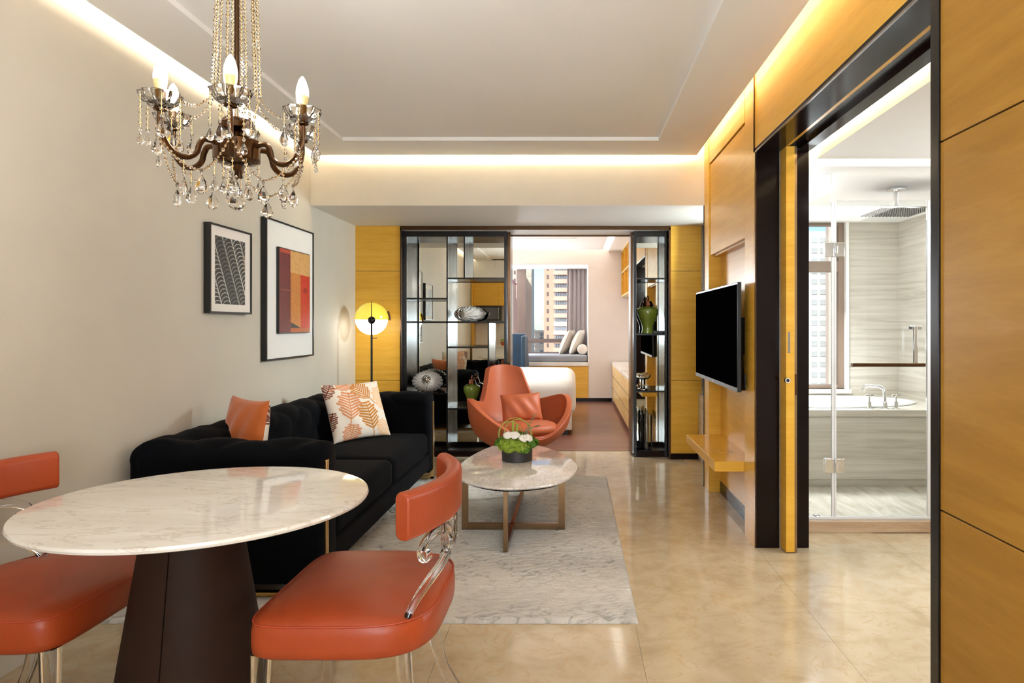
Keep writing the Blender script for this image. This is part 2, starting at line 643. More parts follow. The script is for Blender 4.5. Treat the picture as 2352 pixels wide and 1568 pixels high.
def piece(name, x0, x1, y0, y1, z0, z1, mat, parent=None, bevel=0.0):
    return MB().box(x0, x1, y0, y1, z0, z1).build(name, mat, parent, bevel)


def copy_tree(o, parent=None):
    c = o.copy()
    COL.objects.link(c)
    c.parent = parent
    for ch in list(o.children):
        copy_tree(ch, c)
    return c


def share(name, me, loc, parent, rz=0.0):
    o = bpy.data.objects.new(name, me)
    COL.objects.link(o)
    o.parent = parent
    o.location = Vector(loc) - (chain_loc(parent) if parent else Vector((0, 0, 0)))
    o.rotation_euler = (0, 0, rz)
    return o


def catmull(pts, n=8, closed=False):
    P = [Vector(p) for p in pts]
    out = []
    L = len(P)
    rng = L if closed else L - 1
    for i in range(rng):
        if closed:
            p0, p1, p2, p3 = P[i - 1], P[i], P[(i + 1) % L], P[(i + 2) % L]
        else:
            p0, p1, p2, p3 = P[max(i - 1, 0)], P[i], P[i + 1], P[min(i + 2, L - 1)]
        for k in range(n):
            t = k / n
            out.append(0.5 * ((2 * p1) + (p2 - p0) * t + (2 * p0 - 5 * p1 + 4 * p2 - p3) * t * t + (3 * p1 - p0 - 3 * p2 + p3) * t ** 3))
    if not closed:
        out.append(P[-1].copy())
    return out


def rrect(w, h, r, n=4):
    """rounded rectangle profile centred on 0"""
    out = []
    for cx, cy, a0 in ((w / 2 - r, h / 2 - r, 0), (-w / 2 + r, h / 2 - r, 90), (-w / 2 + r, -h / 2 + r, 180), (w / 2 - r, -h / 2 + r, 270)):
        for k in range(n + 1):
            a = radians(a0 + 90 * k / n)
            out.append((cx + r * cos(a), cy + r * sin(a)))
    return out


def sstep(a, b, x):
    t = max(0.0, min(1.0, (x - a) / (b - a)))
    return t * t * (3 - 2 * t)


def ssin(x, p):
    return math.copysign(abs(x) ** p, x)

# ================================================================== STRUCTURE
XL, XR = -2.11, 1.064          # faces of the left wall and the wood wall on the right
YB = 6.62                      # face of the partition with the display racks
SEAM = (0.762, 1.822)          # joints of the wood panelling

# ---- floors
fl = struct('floor', MB().box(-2.2, 3.15, -2.1, 7.05, -0.12, -0.004), 'grout', 'cream polished marble floor of the sitting room and bath', 'floor')
xs = [-2.11, -1.33, -0.53, 0.27, 1.07, 1.87, 2.67, 3.10]
ys = [-2.0, -0.91, -0.11, 0.69, 1.49, 2.29, 3.09, 3.89, 4.69, 5.49, 6.29, 7.05]
for i in range(len(xs) - 1):
    for j in range(len(ys) - 1):
        y1 = ys[j + 1]
        if xs[i] > 1.0:
            if ys[j] < 1.4 or ys[j] > 6.2:
                continue
            if xs[i] > 1.5:
                if ys[j] > 4.2:
                    continue
                y1 = min(y1, 4.26)
        piece('tile', xs[i] + .0007, xs[i + 1] - .0007, ys[j] + .0007, y1 - .0007, -0.02, 0.0, 'floor_marble', fl)

bf = struct('floor_bedroom', MB().box(-3.3, 1.2, 7.05, 11.7, -0.12, -0.006), 'bed_planks', 'reddish brown timber floor of the bedroom', 'floor')
y = 7.06
row = 0
rnd = random.Random(3)
while y < 11.58:
    y1 = min(y + 0.127, 11.6)
    x = -3.3 - rnd.random() * 0.9
    while x < 1.14:
        x1 = min(x + 1.5, 1.15)
        if x1 > -1.3 or row % 4 == 0:
            piece('plank', max(x, -3.3) + .0006, x1 - .0006, y + .0006, y1 - .0006, -0.02, 0.0, 'bed_planks', bf)
        x += 1.5
    y = y1
    row += 1
tag(piece('threshold_strip', -0.66, 0.61, 7.035, 7.06, -0.001, 0.003, 'bronze'), 'slim bronze strip between marble and timber floor', 'threshold')

# ---- walls of the sitting room
struct('wall_left', MB().box(XL - 0.12, XL, -2.1, 7.05, 0, 2.92), 'wallpaper', 'beige papered wall with the two framed pictures', 'wall')
struct('wall_back', MB().box(XL, -1.672, 6.66, 7.05, 0, 2.92).box(0.93, 1.25, 6.66, 7.05, 0, 2.92).box(-1.672, 0.93, 6.62, 7.05, 2.24, 2.92),
       'beam_paint', 'partition wall around the rack opening', 'wall')
for x0, x1, nm, lab in ((XL, -1.676, 'wall_panelling', 'yellow veneer wall panelling behind the globe floor lamp'),
                        (0.948, 1.25, 'wall_panelling', 'yellow veneer wall panelling beside the narrow display rack')):
    t = thing(nm, lab, 'panelling', ((x0 + x1) / 2, YB + 0.02, 0), kind='structure')
    z = [0.055, SEAM[0], SEAM[1], 2.26]
    for k in range(3):
        piece('panel', x0, x1, YB, YB + 0.039, z[k] + (.002 if k else 0), z[k + 1] - .002, 'yellow_wood', t, 0.001)
    piece('joint_strip', x0, x1, YB + .008, YB + .035, SEAM[0] - .004, SEAM[0] + .004, 'bronze', t)
    piece('joint_strip', x0, x1, YB + .008, YB + .035, SEAM[1] - .004, SEAM[1] + .004, 'bronze', t)
    piece('skirting', x0, x1, YB - 0.004, YB + 0.039, 0, 0.055, 'dark_lacquer', t)
# beam and its soffit
struct('trim_1', MB().box(XL, 1.30, 5.49, 6.62, 2.262, 2.92), 'beam_paint', 'deep cream ceiling beam above the rack opening', 'beam')
struct('trim_2', MB().box(XL, 1.30, 5.492, 6.62, 2.26, 2.262), 'white_paint', 'white underside of the ceiling beam', 'soffit')
# dropped ceiling: border and raised field
b_ = MB()
CX0, CX1, CY0, CY1 = -2.013, 0.977, -1.95, 5.387
RX0, RX1, RY0, RY1 = -1.676, 0.624, -1.2, 4.967
zc, zs = 2.64, 2.72
b_.box(CX0, RX0, CY0, CY1, zc, zs).box(RX1, CX1, CY0, CY1, zc, zs).box(RX0, RX1, RY1, CY1, zc, zs).box(RX0, RX1, CY0, RY0, zc, zs)
ce = struct('ceiling', b_, 'ceiling_paint', 'white dropped ceiling of the sitting room with a stepped tray', 'ceiling')
piece('tray_field', RX0 - .01, RX1 + .01, RY0 - .01, RY1 + .01, zc + 0.026, zs + .01, 'ceiling_paint', ce)
struct('ceiling_upper', MB().box(-3.5, 3.3, -2.3, 12.7, 2.90, 3.05), 'white_paint', 'structural slab above the dropped ceilings', 'ceiling')

# ---- room end behind the camera
rw = struct('wall_rear', MB().box(XL, -0.9, -0.62, -0.5, 0, 2.92).box(-1.02, -0.9, -2.1, -0.5, 0, 2.92).box(-0.95, 1.4, -2.1, -1.98, 0, 0.4)
            .box(-0.95, 1.4, -2.1, -1.98, 2.45, 2.92).box(-0.95, -0.8, -2.1, -1.98, 0.4, 2.45).box(1.0, 1.4, -2.1, -1.98, 0.4, 2.45),
            'white_paint', 'white wall behind the viewer', 'wall')
w3 = thing('fill_window', 'made-up window with a glowing pale blind behind the viewer', 'window', (0.1, -2.0, 0.4), kind='structure')  # invented window, added to go with the ceiling fill lamp
piece('fill_blind', -0.8, 1.0, -2.06, -2.05, 0.4, 2.45, 'fill_blind_glow', w3)  # glowing sheet added in the invented window
for x0 in (-0.8, 0.08, 0.95):
    piece('frame_post', x0, x0 + 0.05, -2.04, -1.99, 0.4, 2.45, 'window_brown', w3)

# ---- wood wall on the right, nearest part
wr = struct('wall_right', MB().box(1.085, 1.376, -2.1, 1.98, 0, 2.92).box(1.085, 1.376, 1.98, 4.0, 2.345, 2.92).box(1.17, 1.376, 4.0, 5.49, 0, 2.92),
            'bath_stone', 'wall between the sitting room and the bath', 'wall')
z = [0.055, 0.764, 1.829, 2.86]
wp = thing('wall_panelling', 'yellow veneer wall panelling nearest the viewer at the right edge', 'panelling', (1.075, 0.0, 0), kind='structure')
for ya, yb in ((-2.0, -0.6), (-0.597, 0.70), (0.703, 1.976)):
    for k in range(3):
        piece('panel', XR, 1.084, ya, yb, z[k] + (.0025 if k else 0), z[k + 1] - .0025, 'near_wood', wp, 0.001)
piece('skirting', XR - .004, 1.084, -2.0, 1.976, 0, 0.055, 'dark_lacquer', wp)
piece('joint_backing', 1.072, 1.0845, -2.0, 1.976, 0.05, 2.86, 'black_metal', wp)
op = thing('wall_panelling', 'yellow veneer panel above the bathroom doorway', 'panelling', (1.075, 3.0, 2.33), kind='structure')
piece('panel', XR, 1.084, 1.98, 3.995, 2.332, 2.88, 'yellow_wood', op, 0.001)

# ---- bathroom portal: dark lacquer lining, pocket, track
pt = thing('door_frame', 'dark lacquered portal lining around the bathroom doorway', 'door frame', (1.2, 3.0, 0), kind='structure')
piece('near_edge_strip', 1.058, 1.09, 1.977, 2.022, 0, 2.31, 'black_metal', pt, 0.002)
piece('near_jamb', 1.066, 1.376, 1.98, 2.018, 0, 2.31, 'dark_lacquer', pt)
piece('far_jamb', XR, 1.204, 3.98, 4.0, 0, 2.31, 'dark_lacquer', pt, 0.001)
piece('inner_jamb', 1.304, 1.376, 3.98, 4.0, 0, 2.31, 'dark_lacquer', pt, 0.001)
piece('pocket_lining', 1.204, 1.304, 4.62, 4.64, 0, 2.31, 'black_metal', pt)
piece('header_board', XR, 1.204, 1.98, 4.0, 2.31, 2.332, 'dark_lacquer', pt, 0.001)
piece('inner_header_board', 1.304, 1.376, 1.98, 4.0, 2.31, 2.345, 'dark_lacquer', pt, 0.001)
piece('track', 1.236, 1.304, 1.98, 4.0, 2.335, 2.345, 'black_metal', pt)
piece('track_edge', 1.204, 1.236, 1.98, 4.0, 2.322, 2.345, 'yellow_wood', pt)
piece('edge_strip', XR - .004, XR + .004, 3.975, 3.985, 0, 2.31, 'bronze', pt)
piece('header_edge_strip', XR - .004, XR + .004, 1.98, 3.985, 2.304, 2.312, 'strip_metal', pt)

d1 = thing('door_1', 'yellow veneer sliding door standing in its pocket', 'door', (1.244, 4.2, 0), kind='structure')
piece('leaf', 1.213, 1.262, 3.885, 4.60, 0.006, 2.318, 'yellow_wood', d1, 0.002)
piece('edge_profile', 1.262, 1.277, 3.89, 4.60, 0.006, 2.318, 'bronze_light', d1)
lt = piece('latch_plate', 1.224, 1.236, 3.8835, 3.886, 1.14, 1.26, 'strip_metal', d1)
kn = MB().cyl((1.219, 3.886, 0.985), (1.219, 3.872, 0.985), 0.017, 0.015, 20).build('ring_pull', 'chrome', d1)
MB().cyl((1.219, 3.873, 0.985), (1.219, 3.870, 0.985), 0.009, 0.009, 16).build('ring_centre', 'black_metal', kn)
piece('strike_plate', 1.262, 1.275, 3.8885, 3.891, 0.90, 1.02, 'bronze', d1)

# ---- panelled TV wall with niche and cupboard above
tw = thing('wall_panelling', 'yellow veneer wall unit with a shallow niche behind the television', 'panelling', (1.1, 4.75, 0), kind='structure')
piece('near_stile', 1.062, 1.168, 4.0, 4.22, 0, 2.89, 'yellow_wood', tw, 0.002)
piece('far_stile', 1.056, 1.168, 5.31, 5.488, 0, 2.89, 'yellow_wood', tw, 0.002)
piece('niche_back', 1.150, 1.168, 4.22, 5.31, 0.085, 1.835, 'yellow_wood', tw)
piece('niche_skirting', 1.142, 1.168, 4.22, 5.31, 0, 0.085, 'dark_lacquer', tw)
piece('top_rail', 1.060, 1.168, 4.22, 5.31, 2.552, 2.89, 'yellow_wood', tw, 0.002)
piece('cupboard_door', 1.066, 1.09, 4.234, 5.296, 1.84, 2.54, 'yellow_wood', tw, 0.002)
piece('cupboard_box', 1.092, 1.168, 4.22, 5.31, 1.828, 2.552, 'yellow_wood', tw)
piece('end_strip', 1.050, 1.06, 5.488, 5.496, 0, 2.26, 'black_metal', tw)
piece('stile_edge_strip', 1.056, 1.064, 3.993, 4.0, 2.31, 2.86, 'bronze', tw)

# ---- glass partition with low stone wall, between bath tub and sitting room
gp = thing('wall_glass', 'clear glass partition on a low stone wall beside the television wall', 'partition', (1.26, 6.0, 0), kind='structure')
piece('stone_base', 1.215, 1.33, 5.50, 6.616, 0, 0.64, 'bath_stone', gp, 0.002)
piece('glass_sheet', 1.248, 1.258, 5.50, 6.612, 0.64, 2.26, 'partition_glass', gp)
piece('edge_channel', 1.244, 1.262, 6.600, 6.618, 0.64, 2.26, 'strip_metal', gp)

# ---- bronze lining of the rack opening
of = thing('opening_frame', 'bronze lined frame around the wide rack opening', 'frame', (-0.36, 6.8, 0), kind='structure')
piece('left_lining', -1.676, -1.664, 6.612, 7.05, 0, 2.24, 'bronze', of)
piece('right_lining', 0.93, 0.948, 6.612, 7.05, 0, 2.24, 'bronze', of)
piece('lintel_board', -1.664, 0.93, 6.63, 7.04, 2.226, 2.24, 'white_paint', of)
piece('front_edge', -1.676, 0.948, 6.612, 6.630, 2.222, 2.258, 'bronze', of)
piece('rear_edge', -1.664, 0.93, 7.04, 7.055, 2.212, 2.24, 'bronze', of)

# ================================================================== BATHROOM
struct('wall_bath_back', MB().box(1.27, 1.40, 6.40, 6.75, 0, 2.92).box(2.58, 3.2, 6.40, 6.55, 0, 2.92).box(1.40, 2.58, 6.40, 6.55, 0, 0.70)
       .box(1.40, 2.58, 6.40, 6.55, 2.262, 2.92), 'bath_stone', 'grey veined stone wall behind the bath tub', 'wall')
struct('wall_bath_side', MB().box(3.05, 3.2, 1.5, 6.40, 0, 2.92), 'bath_stone', 'grey veined stone side wall of the shower', 'wall')
struct('wall_bath_near', MB().box(1.376, 3.05, 1.45, 1.55, 0, 2.92), 'white_paint', 'white end wall of the bath', 'wall')
struct('ceiling_shower', MB().box(1.376, 3.05, 4.13, 6.40, 2.26, 2.90).box(1.262, 1.376, 5.5, 6.40, 2.26, 2.9), 'white_paint', 'white low ceiling above the shower and tub', 'ceiling')
struct('ceiling_bath', MB().box(1.444, 2.98, 1.6, 4.05, 2.285, 2.33), 'white_paint', 'white floating ceiling panel of the bath', 'ceiling')
struct('ceiling_bath_upper', MB().box(1.376, 3.05, 1.55, 4.13, 2.42, 2.47), 'white_paint', 'upper ceiling in the bath cove', 'ceiling')
w2 = thing('window_2', 'brown framed window above the bath tub', 'window', (2.0, 6.48, 0.70), kind='structure')
piece('frame_post', 2.50, 2.555, 6.43, 6.51, 0.70, 2.262, 'bath_frame_brown', w2, 0.003)
piece('frame_post', 1.40, 1.45, 6.43, 6.51, 0.70, 2.262, 'bath_frame_brown', w2, 0.003)
piece('frame_rail', 1.45, 2.50, 6.43, 6.51, 0.70, 0.735, 'bath_frame_brown', w2, 0.003)
piece('frame_rail', 1.45, 2.50, 6.43, 6.51, 2.235, 2.262, 'bath_frame_brown', w2, 0.003)
piece('transom', 1.45, 2.50, 6.43, 6.51, 1.80, 1.90, 'bath_frame_brown', w2, 0.003)
piece('sill', 1.40, 2.60, 6.36, 6.44, 0.66, 0.70, 'counter_stone', w2, 0.003)
piece('reveal', 2.555, 2.582, 6.385, 6.5, 0.70, 2.262, 'white_paint', w2)
piece('pane', 1.45, 2.50, 6.468, 6.474, 0.735, 1.80, 'window_glass', w2)
piece('pane', 1.45, 2.50, 6.468, 6.474, 1.90, 2.235, 'window_glass', w2)

struct('floor_shower', MB().box(1.376, 3.05, 4.36, 5.40, -0.02, 0.03), 'shower_floor_stone', 'grey veined stone shower floor', 'floor')
tag(piece('shower_curb', 1.376, 3.05, 4.27, 4.37, 0, 0.072, 'curb_stone', None, 0.003), 'brown stone curb under the shower screen', 'curb')

# tub
tb = thing('bath_tub', 'white oval tub set in a grey stone surround', 'bath tub', (2.2, 5.85, 0.0))
piece('front_panel', 1.376, 3.05, 5.35, 5.39, 0.092, 0.585, 'bath_stone', tb)
piece('plinth', 1.376, 3.05, 5.375, 5.40, 0.03, 0.092, 'bath_stone', tb)
cxt, cyt, rxt, ryt = 2.10, 5.88, 0.80, 0.40
NT = 64


def deck(i, r):
    a = 2 * pi * i / NT
    ex, ey = cxt + rxt * cos(a), cyt + ryt * sin(a)
    if r == 0:
        return ex, ey
    k = 1e9
    dx, dy = cos(a) * rxt, sin(a) * ryt
    for lim, d, c in ((1.376, dx, cxt), (3.05, dx, cxt), (5.33, dy, cyt), (6.40, dy, cyt)):
        if abs(d) > 1e-6 and (lim - c) / d > 0:
            k = min(k, (lim - c) / d)
    return cxt + dx * k, cyt + dy * k


mb = MB()
vs, fs = [], []
for i in range(NT):
    for r, zz in ((0, 0.585), (0, 0.635), (1, 0.635), (1, 0.585)):
        x_, y_ = deck(i, r)
        vs.append((x_, y_, zz))
for i in range(NT):
    j = (i + 1) % NT
    for k in range(3):
        fs.append((i * 4 + k, j * 4 + k, j * 4 + k + 1, i * 4 + k + 1))
mb.add(vs, fs).build('deck', 'bath_stone', tb)
prof = [(1.03, 0.637), (1.035, 0.650), (1.0, 0.655), (0.965, 0.648), (0.95, 0.60), (0.93, 0.45), (0.88, 0.30), (0.75, 0.22), (0.4, 0.20), (0.02, 0.20)]
mb = MB()
vs, fs = [], []
for r, zz in prof:
    for k in range(48):
        a = 2 * pi * k / 48
        vs.append((cxt + rxt * r * cos(a), cyt + ryt * (1 - (1 - r) * 1.0) * sin(a), zz))
for i in range(len(prof) - 1):
    for k in range(48):
        k2 = (k + 1) % 48
        fs.append((i * 48 + k, i * 48 + k2, (i + 1) * 48 + k2, (i + 1) * 48 + k))
mb.add(vs, fs).build('basin', 'tub_white', tb, angle=60)

# deck mounted tap set
tp = thing('bath_tap', 'chrome bath tap with curved spout and two cross handles', 'tap', (2.46, 5.42, 0.635))
for dx in (-0.108, 0.105):
    hx = 2.46 + dx
    h = MB().lathe([(0.034, 0), (0.034, 0.006), (0.018, 0.008), (0.018, 0.055), (0.008, 0.058), (0.008, 0.10)], (hx, 5.42, 0.635), 20).build('handle', 'chrome', tp)
    MB().box(hx - 0.032, hx + 0.032, 5.412, 5.428, 0.735, 0.75).box(hx - 0.008, hx + 0.008, 5.39, 5.45, 0.735, 0.75).build('cross_bar', 'chrome', h, 0.002)
sp = catmull([(2.475, 5.42, 0.64), (2.475, 5.42, 0.74), (2.47, 5.425, 0.79), (2.44, 5.45, 0.812), (2.39, 5.49, 0.812), (2.36, 5.51, 0.805), (2.345, 5.52, 0.775)], 6)
MB().tube(sp, 0.014, 14, up=(0.6, 0.8, 0)).build('spout', 'chrome', tp)
MB().lathe([(0.036, 0), (0.036, 0.006), (0.022, 0.008), (0.02, 0.05), (0.014, 0.055)], (2.475, 5.42, 0.635), 20).build('spout_base', 'chrome', tp)
hs = thing('hand_shower', 'chrome hand shower standing on the tub deck edge', 'hand shower', (2.83, 5.42, 0.635))
MB().lathe([(0.026, 0), (0.026, 0.006), (0.014, 0.008), (0.014, 0.04)], (2.83, 5.42, 0.635), 18).build('holder', 'chrome', hs)
MB().cyl((2.83, 5.42, 0.66), (2.825, 5.41, 0.84), 0.011, 0.012, 14).build('grip', 'chrome', hs)

# ceiling mounted rain shower
rs = thing('rain_shower', 'square chrome rain shower head hanging from the ceiling', 'shower head', (2.27, 4.78, 2.05))
piece('ceiling_plate', 2.215, 2.315, 4.74, 4.84, 2.245, 2.26, 'chrome', rs, 0.002)
MB().cyl((2.265, 4.79, 2.245), (2.265, 4.79, 2.145), 0.015, 0.015, 16).cyl((2.265, 4.79, 2.145), (2.265, 4.79, 2.128), 0.019, 0.019, 16).ball((2.265, 4.79, 2.115), 0.017).build('arm', 'chrome', rs)
hd = piece('head', 2.075, 2.455, 4.60, 4.98, 2.088, 2.103, 'chrome', rs, 0.003)
mb = MB()
for i in range(14):
    for j in range(14):
        mb.cyl((2.10 + i * .0255, 4.625 + j * .0255, 2.089), (2.10 + i * .0255, 4.625 + j * .0255, 2.083), 0.005, 0.004, 6)
mb.build('nozzles', 'plastic_grey', hd)['kind'] = 'stuff'

# shower screen
ss = thing('shower_screen', 'frameless glass shower screen with chrome hinges and towel handle', 'shower screen', (2.2, 4.32, 0.072))
piece('fixed_panel', 1.378, 1.636, 4.316, 4.324, 0.082, 2.256, 'shower_glass', ss)
piece('door_panel', 1.66, 2.236, 4.316, 4.324, 0.09, 2.085, 'shower_glass', ss)
piece('side_panel', 2.27, 3.046, 4.316, 4.324, 0.082, 2.085, 'shower_glass', ss)
piece('seal', 1.636, 1.650, 4.312, 4.328, 0.082, 2.075, 'aluminium_white', ss)
piece('seal', 1.652, 1.664, 4.312, 4.328, 0.086, 2.085, 'aluminium_white', ss)
piece('post', 2.238, 2.268, 4.310, 4.330, 0.082, 2.085, 'aluminium_white', ss, 0.003)
piece('sill_channel', 1.378, 3.046, 4.308, 4.332, 0.072, 0.090, 'aluminium_white', ss, 0.002)
for zc_ in (0.412, 1.775):
    for x0, x1 in ((1.588, 1.646), (1.654, 1.712)):
        h = piece('hinge', x0, x1, 4.302, 4.338, zc_ - 0.045, zc_ + 0.045, 'chrome', ss, 0.003)
    piece('hinge_knuckle', 1.668, 1.686, 4.298, 4.304, zc_ - 0.022, zc_ + 0.022, 'chrome', h)
hb = thing('towel_handle', 'chrome L-shaped towel bar handle on the shower door', 'towel bar', (1.95, 4.29, 1.05))
piece('bar', 1.74, 2.195, 4.245, 4.262, 1.040, 1.062, 'bronze', hb, 0.003)
piece('grip', 2.122, 2.145, 4.245, 4.262, 1.062, 1.295, 'chrome', hb, 0.003)
piece('standoff', 2.122, 2.18, 4.262, 4.316, 1.270, 1.294, 'chrome', hb, 0.002)
piece('standoff', 1.725, 1.755, 4.262, 4.316, 1.036, 1.066, 'chrome', hb, 0.002)
piece('standoff', 2.14, 2.165, 4.262, 4.316, 1.040, 1.062, 'chrome', hb, 0.002)
st = MB().lathe([(0.026, 0.0), (0.026, 0.012), (0.02, 0.022), (0.008, 0.028)], (1.545, 4.335, 0.072), 20).build('door_stop', 'chrome', None)
tag(st, 'small chrome dome door stop at the foot of the glass screen', 'door stop')

# ================================================================== BEDROOM SHELL
struct('wall_bedroom_left', MB().box(-3.42, -3.3, 6.9, 12.7, 0, 2.92), 'bedroom_paint', 'bedroom wall at the bed head', 'wall')
struct('wall_bedroom_near', MB().box(-3.3, -2.23, 6.95, 7.05, 0, 2.92), 'bedroom_paint', 'bedroom wall backing onto the sitting room', 'wall')
struct('wall_bedroom_right', MB().box(1.14, 1.27, 6.75, 12.7, 0, 2.92), 'bedroom_paint', 'bedroom wall behind the shelves', 'wall')
struct('wall_bedroom_far', MB().box(0.266, 1.14, 11.6, 11.75, 0, 2.92).box(-3.3, -2.5, 11.6, 11.75, 0, 2.92).box(-2.5, 0.266, 11.6, 11.75, 2.33, 2.92)
       .box(-2.5, 0.266, 11.62, 12.6, 0, 0.60).box(0.266, 0.40, 11.75, 12.6, 0, 2.92).box(-2.62, -2.5, 11.75, 12.6, 0, 2.92).box(-2.5, 0.266, 11.75, 12.6, 2.33, 2.92),
       'bedroom_paint', 'pale bedroom wall around the window bay', 'wall')
struct('baseboard_far', MB().box(-3.3, 0.66, 11.585, 11.6, 0, 0.06), 'dark_lacquer', 'dark skirting under the window bay', 'skirting')
t = thing('bay_panelling', 'yellow veneer panelling under the window seat', 'panelling', (-1.0, 11.6, 0.3), kind='structure')
for x0, x1 in ((-2.5, -1.6), (-1.597, -0.68), (-0.677, 0.262)):
    piece('panel', x0, x1, 11.594, 11.62, 0.06, 0.604, 'yellow_wood', t, 0.001)
piece('sill_board', -2.5, 0.266, 11.57, 12.48, 0.604, 0.668, 'counter_stone', t, 0.003)
piece('bay_lining', -2.5, 0.262, 11.60, 12.5, 2.318, 2.332, 'white_paint', t)
piece('bay_lining', 0.252, 0.268, 11.592, 12.5, 0.668, 2.318, 'white_paint', t)
w1 = thing('window_1', 'brown framed bay window above the window seat', 'window', (-1.0, 12.55, 0.67), kind='structure')
piece('frame_post', -1.01, -0.862, 12.48, 12.60, 0.67, 2.32, 'window_brown', w1, 0.004)
piece('frame_post', -2.5, -2.4, 12.48, 12.60, 0.67, 2.32, 'window_brown', w1, 0.004)
piece('frame_post', 0.18, 0.266, 12.50, 12.60, 0.67, 2.32, 'window_brown', w1, 0.004)
piece('transom', -0.862, 0.18, 12.50, 12.60, 0.974, 1.046, 'window_brown', w1, 0.004)
piece('transom', -2.4, -1.01, 12.50, 12.60, 0.974, 1.046, 'window_brown', w1, 0.004)
piece('frame_rail', -2.4, 0.18, 12.50, 12.60, 0.67, 0.80, 'window_brown', w1, 0.004)
for x0, x1 in ((-2.4, -1.01), (-0.862, 0.18)):
    piece('pane', x0, x1, 12.55, 12.556, 1.046, 2.32, 'window_glass', w1)
    piece('pane', x0, x1, 12.55, 12.556, 0.80, 0.974, 'window_glass', w1)
struct('ceiling_bedroom', MB().box(-3.0, 0.50, 7.3, 11.42, 2.562, 2.63), 'white_paint', 'white floating ceiling panel of the bedroom', 'ceiling')
piece('ceiling_moulding', -2.2, 0.06, 9.9, 9.93, 2.552, 2.562, 'white_paint', bpy.data.objects['ceiling_bedroom'])
struct('trim_3', MB().box(0.60, 1.14, 7.05, 11.6, 2.548, 2.92), 'white_paint', 'white ceiling bulkhead above the bedroom shelves', 'bulkhead')

# ================================================================== DISPLAY RACKS
FD, MD = 6.73, 7.0             # rack front and mirror back


def rack(name, label, x0, x1, loc, verts, shelves):
    t = thing(name, label, 'display rack', loc)
    piece('mirror_back', x0 + .01, x1 - .01, MD, MD + 0.012, 0.10, 2.20, 'mirror', t)
    piece('back_board', x0, x1, MD + 0.012, 7.045, 0.0, 2.222, 'dark_lacquer', t)
    piece('plinth', x0, x1, FD, 7.04, 0.0, 0.05, 'dark_lacquer', t, 0.002)
    piece('bottom_board', x0 + .012, x1 - .012, FD + .01, MD, 0.05, 0.062, 'smoked_metal', t)
    piece('top_board', x0, x1, FD, 7.04, 2.17, 2.222, 'black_metal', t, 0.002)
    piece('side', x0, x0 + 0.016, FD, 7.04, 0.05, 2.17, 'smoked_metal', t)
    piece('side', x1 - 0.016, x1, FD, 7.04, 0.05, 2.17, 'smoked_metal', t)
    piece('stile', x0 - .002, x0 + 0.026, FD - .012, FD + .012, 0.0, 2.222, 'black_metal', t, 0.002)
    piece('stile', x1 - 0.022, x1 + .002, FD - .012, FD + .012, 0.0, 2.222, 'black_metal', t, 0.002)
    for vx, za, zb in verts:
        d = piece('divider', vx - 0.006, vx + 0.006, FD + .006, MD, za, zb, 'smoked_metal', t)
        piece('divider_edge', vx - 0.0075, vx + 0.0075, FD - .008, FD + .008, za, zb, 'black_metal', d, 0.001)
    for xa, xb, zz in shelves:
        d = piece('shelf', xa, xb, FD + .006, MD, zz - 0.012, zz, 'dark_lacquer', t)
        piece('shelf_edge', xa, xb, FD - .008, FD + .008, zz - 0.016, zz + .001, 'black_metal', d, 0.001)
    return t


rack('display_rack', 'wide dark metal display rack with mirrored back behind the sofa', -1.662, -0.655, (-1.16, 6.87, 0),
     [(-1.239, 0.062, 2.17), (-1.07, 1.766, 2.17), (-0.832, 0.48, 1.336)],
     [(-1.646, -1.245, 1.566), (-1.646, -0.671, 1.336), (-1.233, -0.671, 1.766), (-1.233, -0.838, 1.087), (-1.646, -1.245, 0.632), (-1.233, -0.671, 0.482)])
rack('display_rack', 'narrow dark metal display rack with mirrored back beside the bedroom opening', 0.600, 0.922, (0.76, 6.87, 0),
     [], [(0.616, 0.906, 1.764), (0.616, 0.906, 1.213), (0.616, 0.906, 0.652)])
# rail posts beside the racks
pp = thing('rail_post', 'slim bronze post at the edge of the wide rack', 'post', (-0.64, 6.9, 0))
piece('profile', -0.648, -0.622, 6.78, 7.04, 0, 2.222, 'bronze', pp, 0.002)
piece('inlay', -0.652, -0.648, 6.80, 7.0, 0.02, 2.2, 'chrome', pp)
pp = thing('rail_post', 'slim bronze post at the edge of the narrow rack', 'post', (0.58, 6.9, 0))
piece('profile', 0.574, 0.596, 6.80, 7.04, 0, 2.222, 'bronze', pp, 0.002)
piece('inlay', 0.596, 0.5995, 6.82, 7.0, 0.02, 2.2, 'chrome', pp)


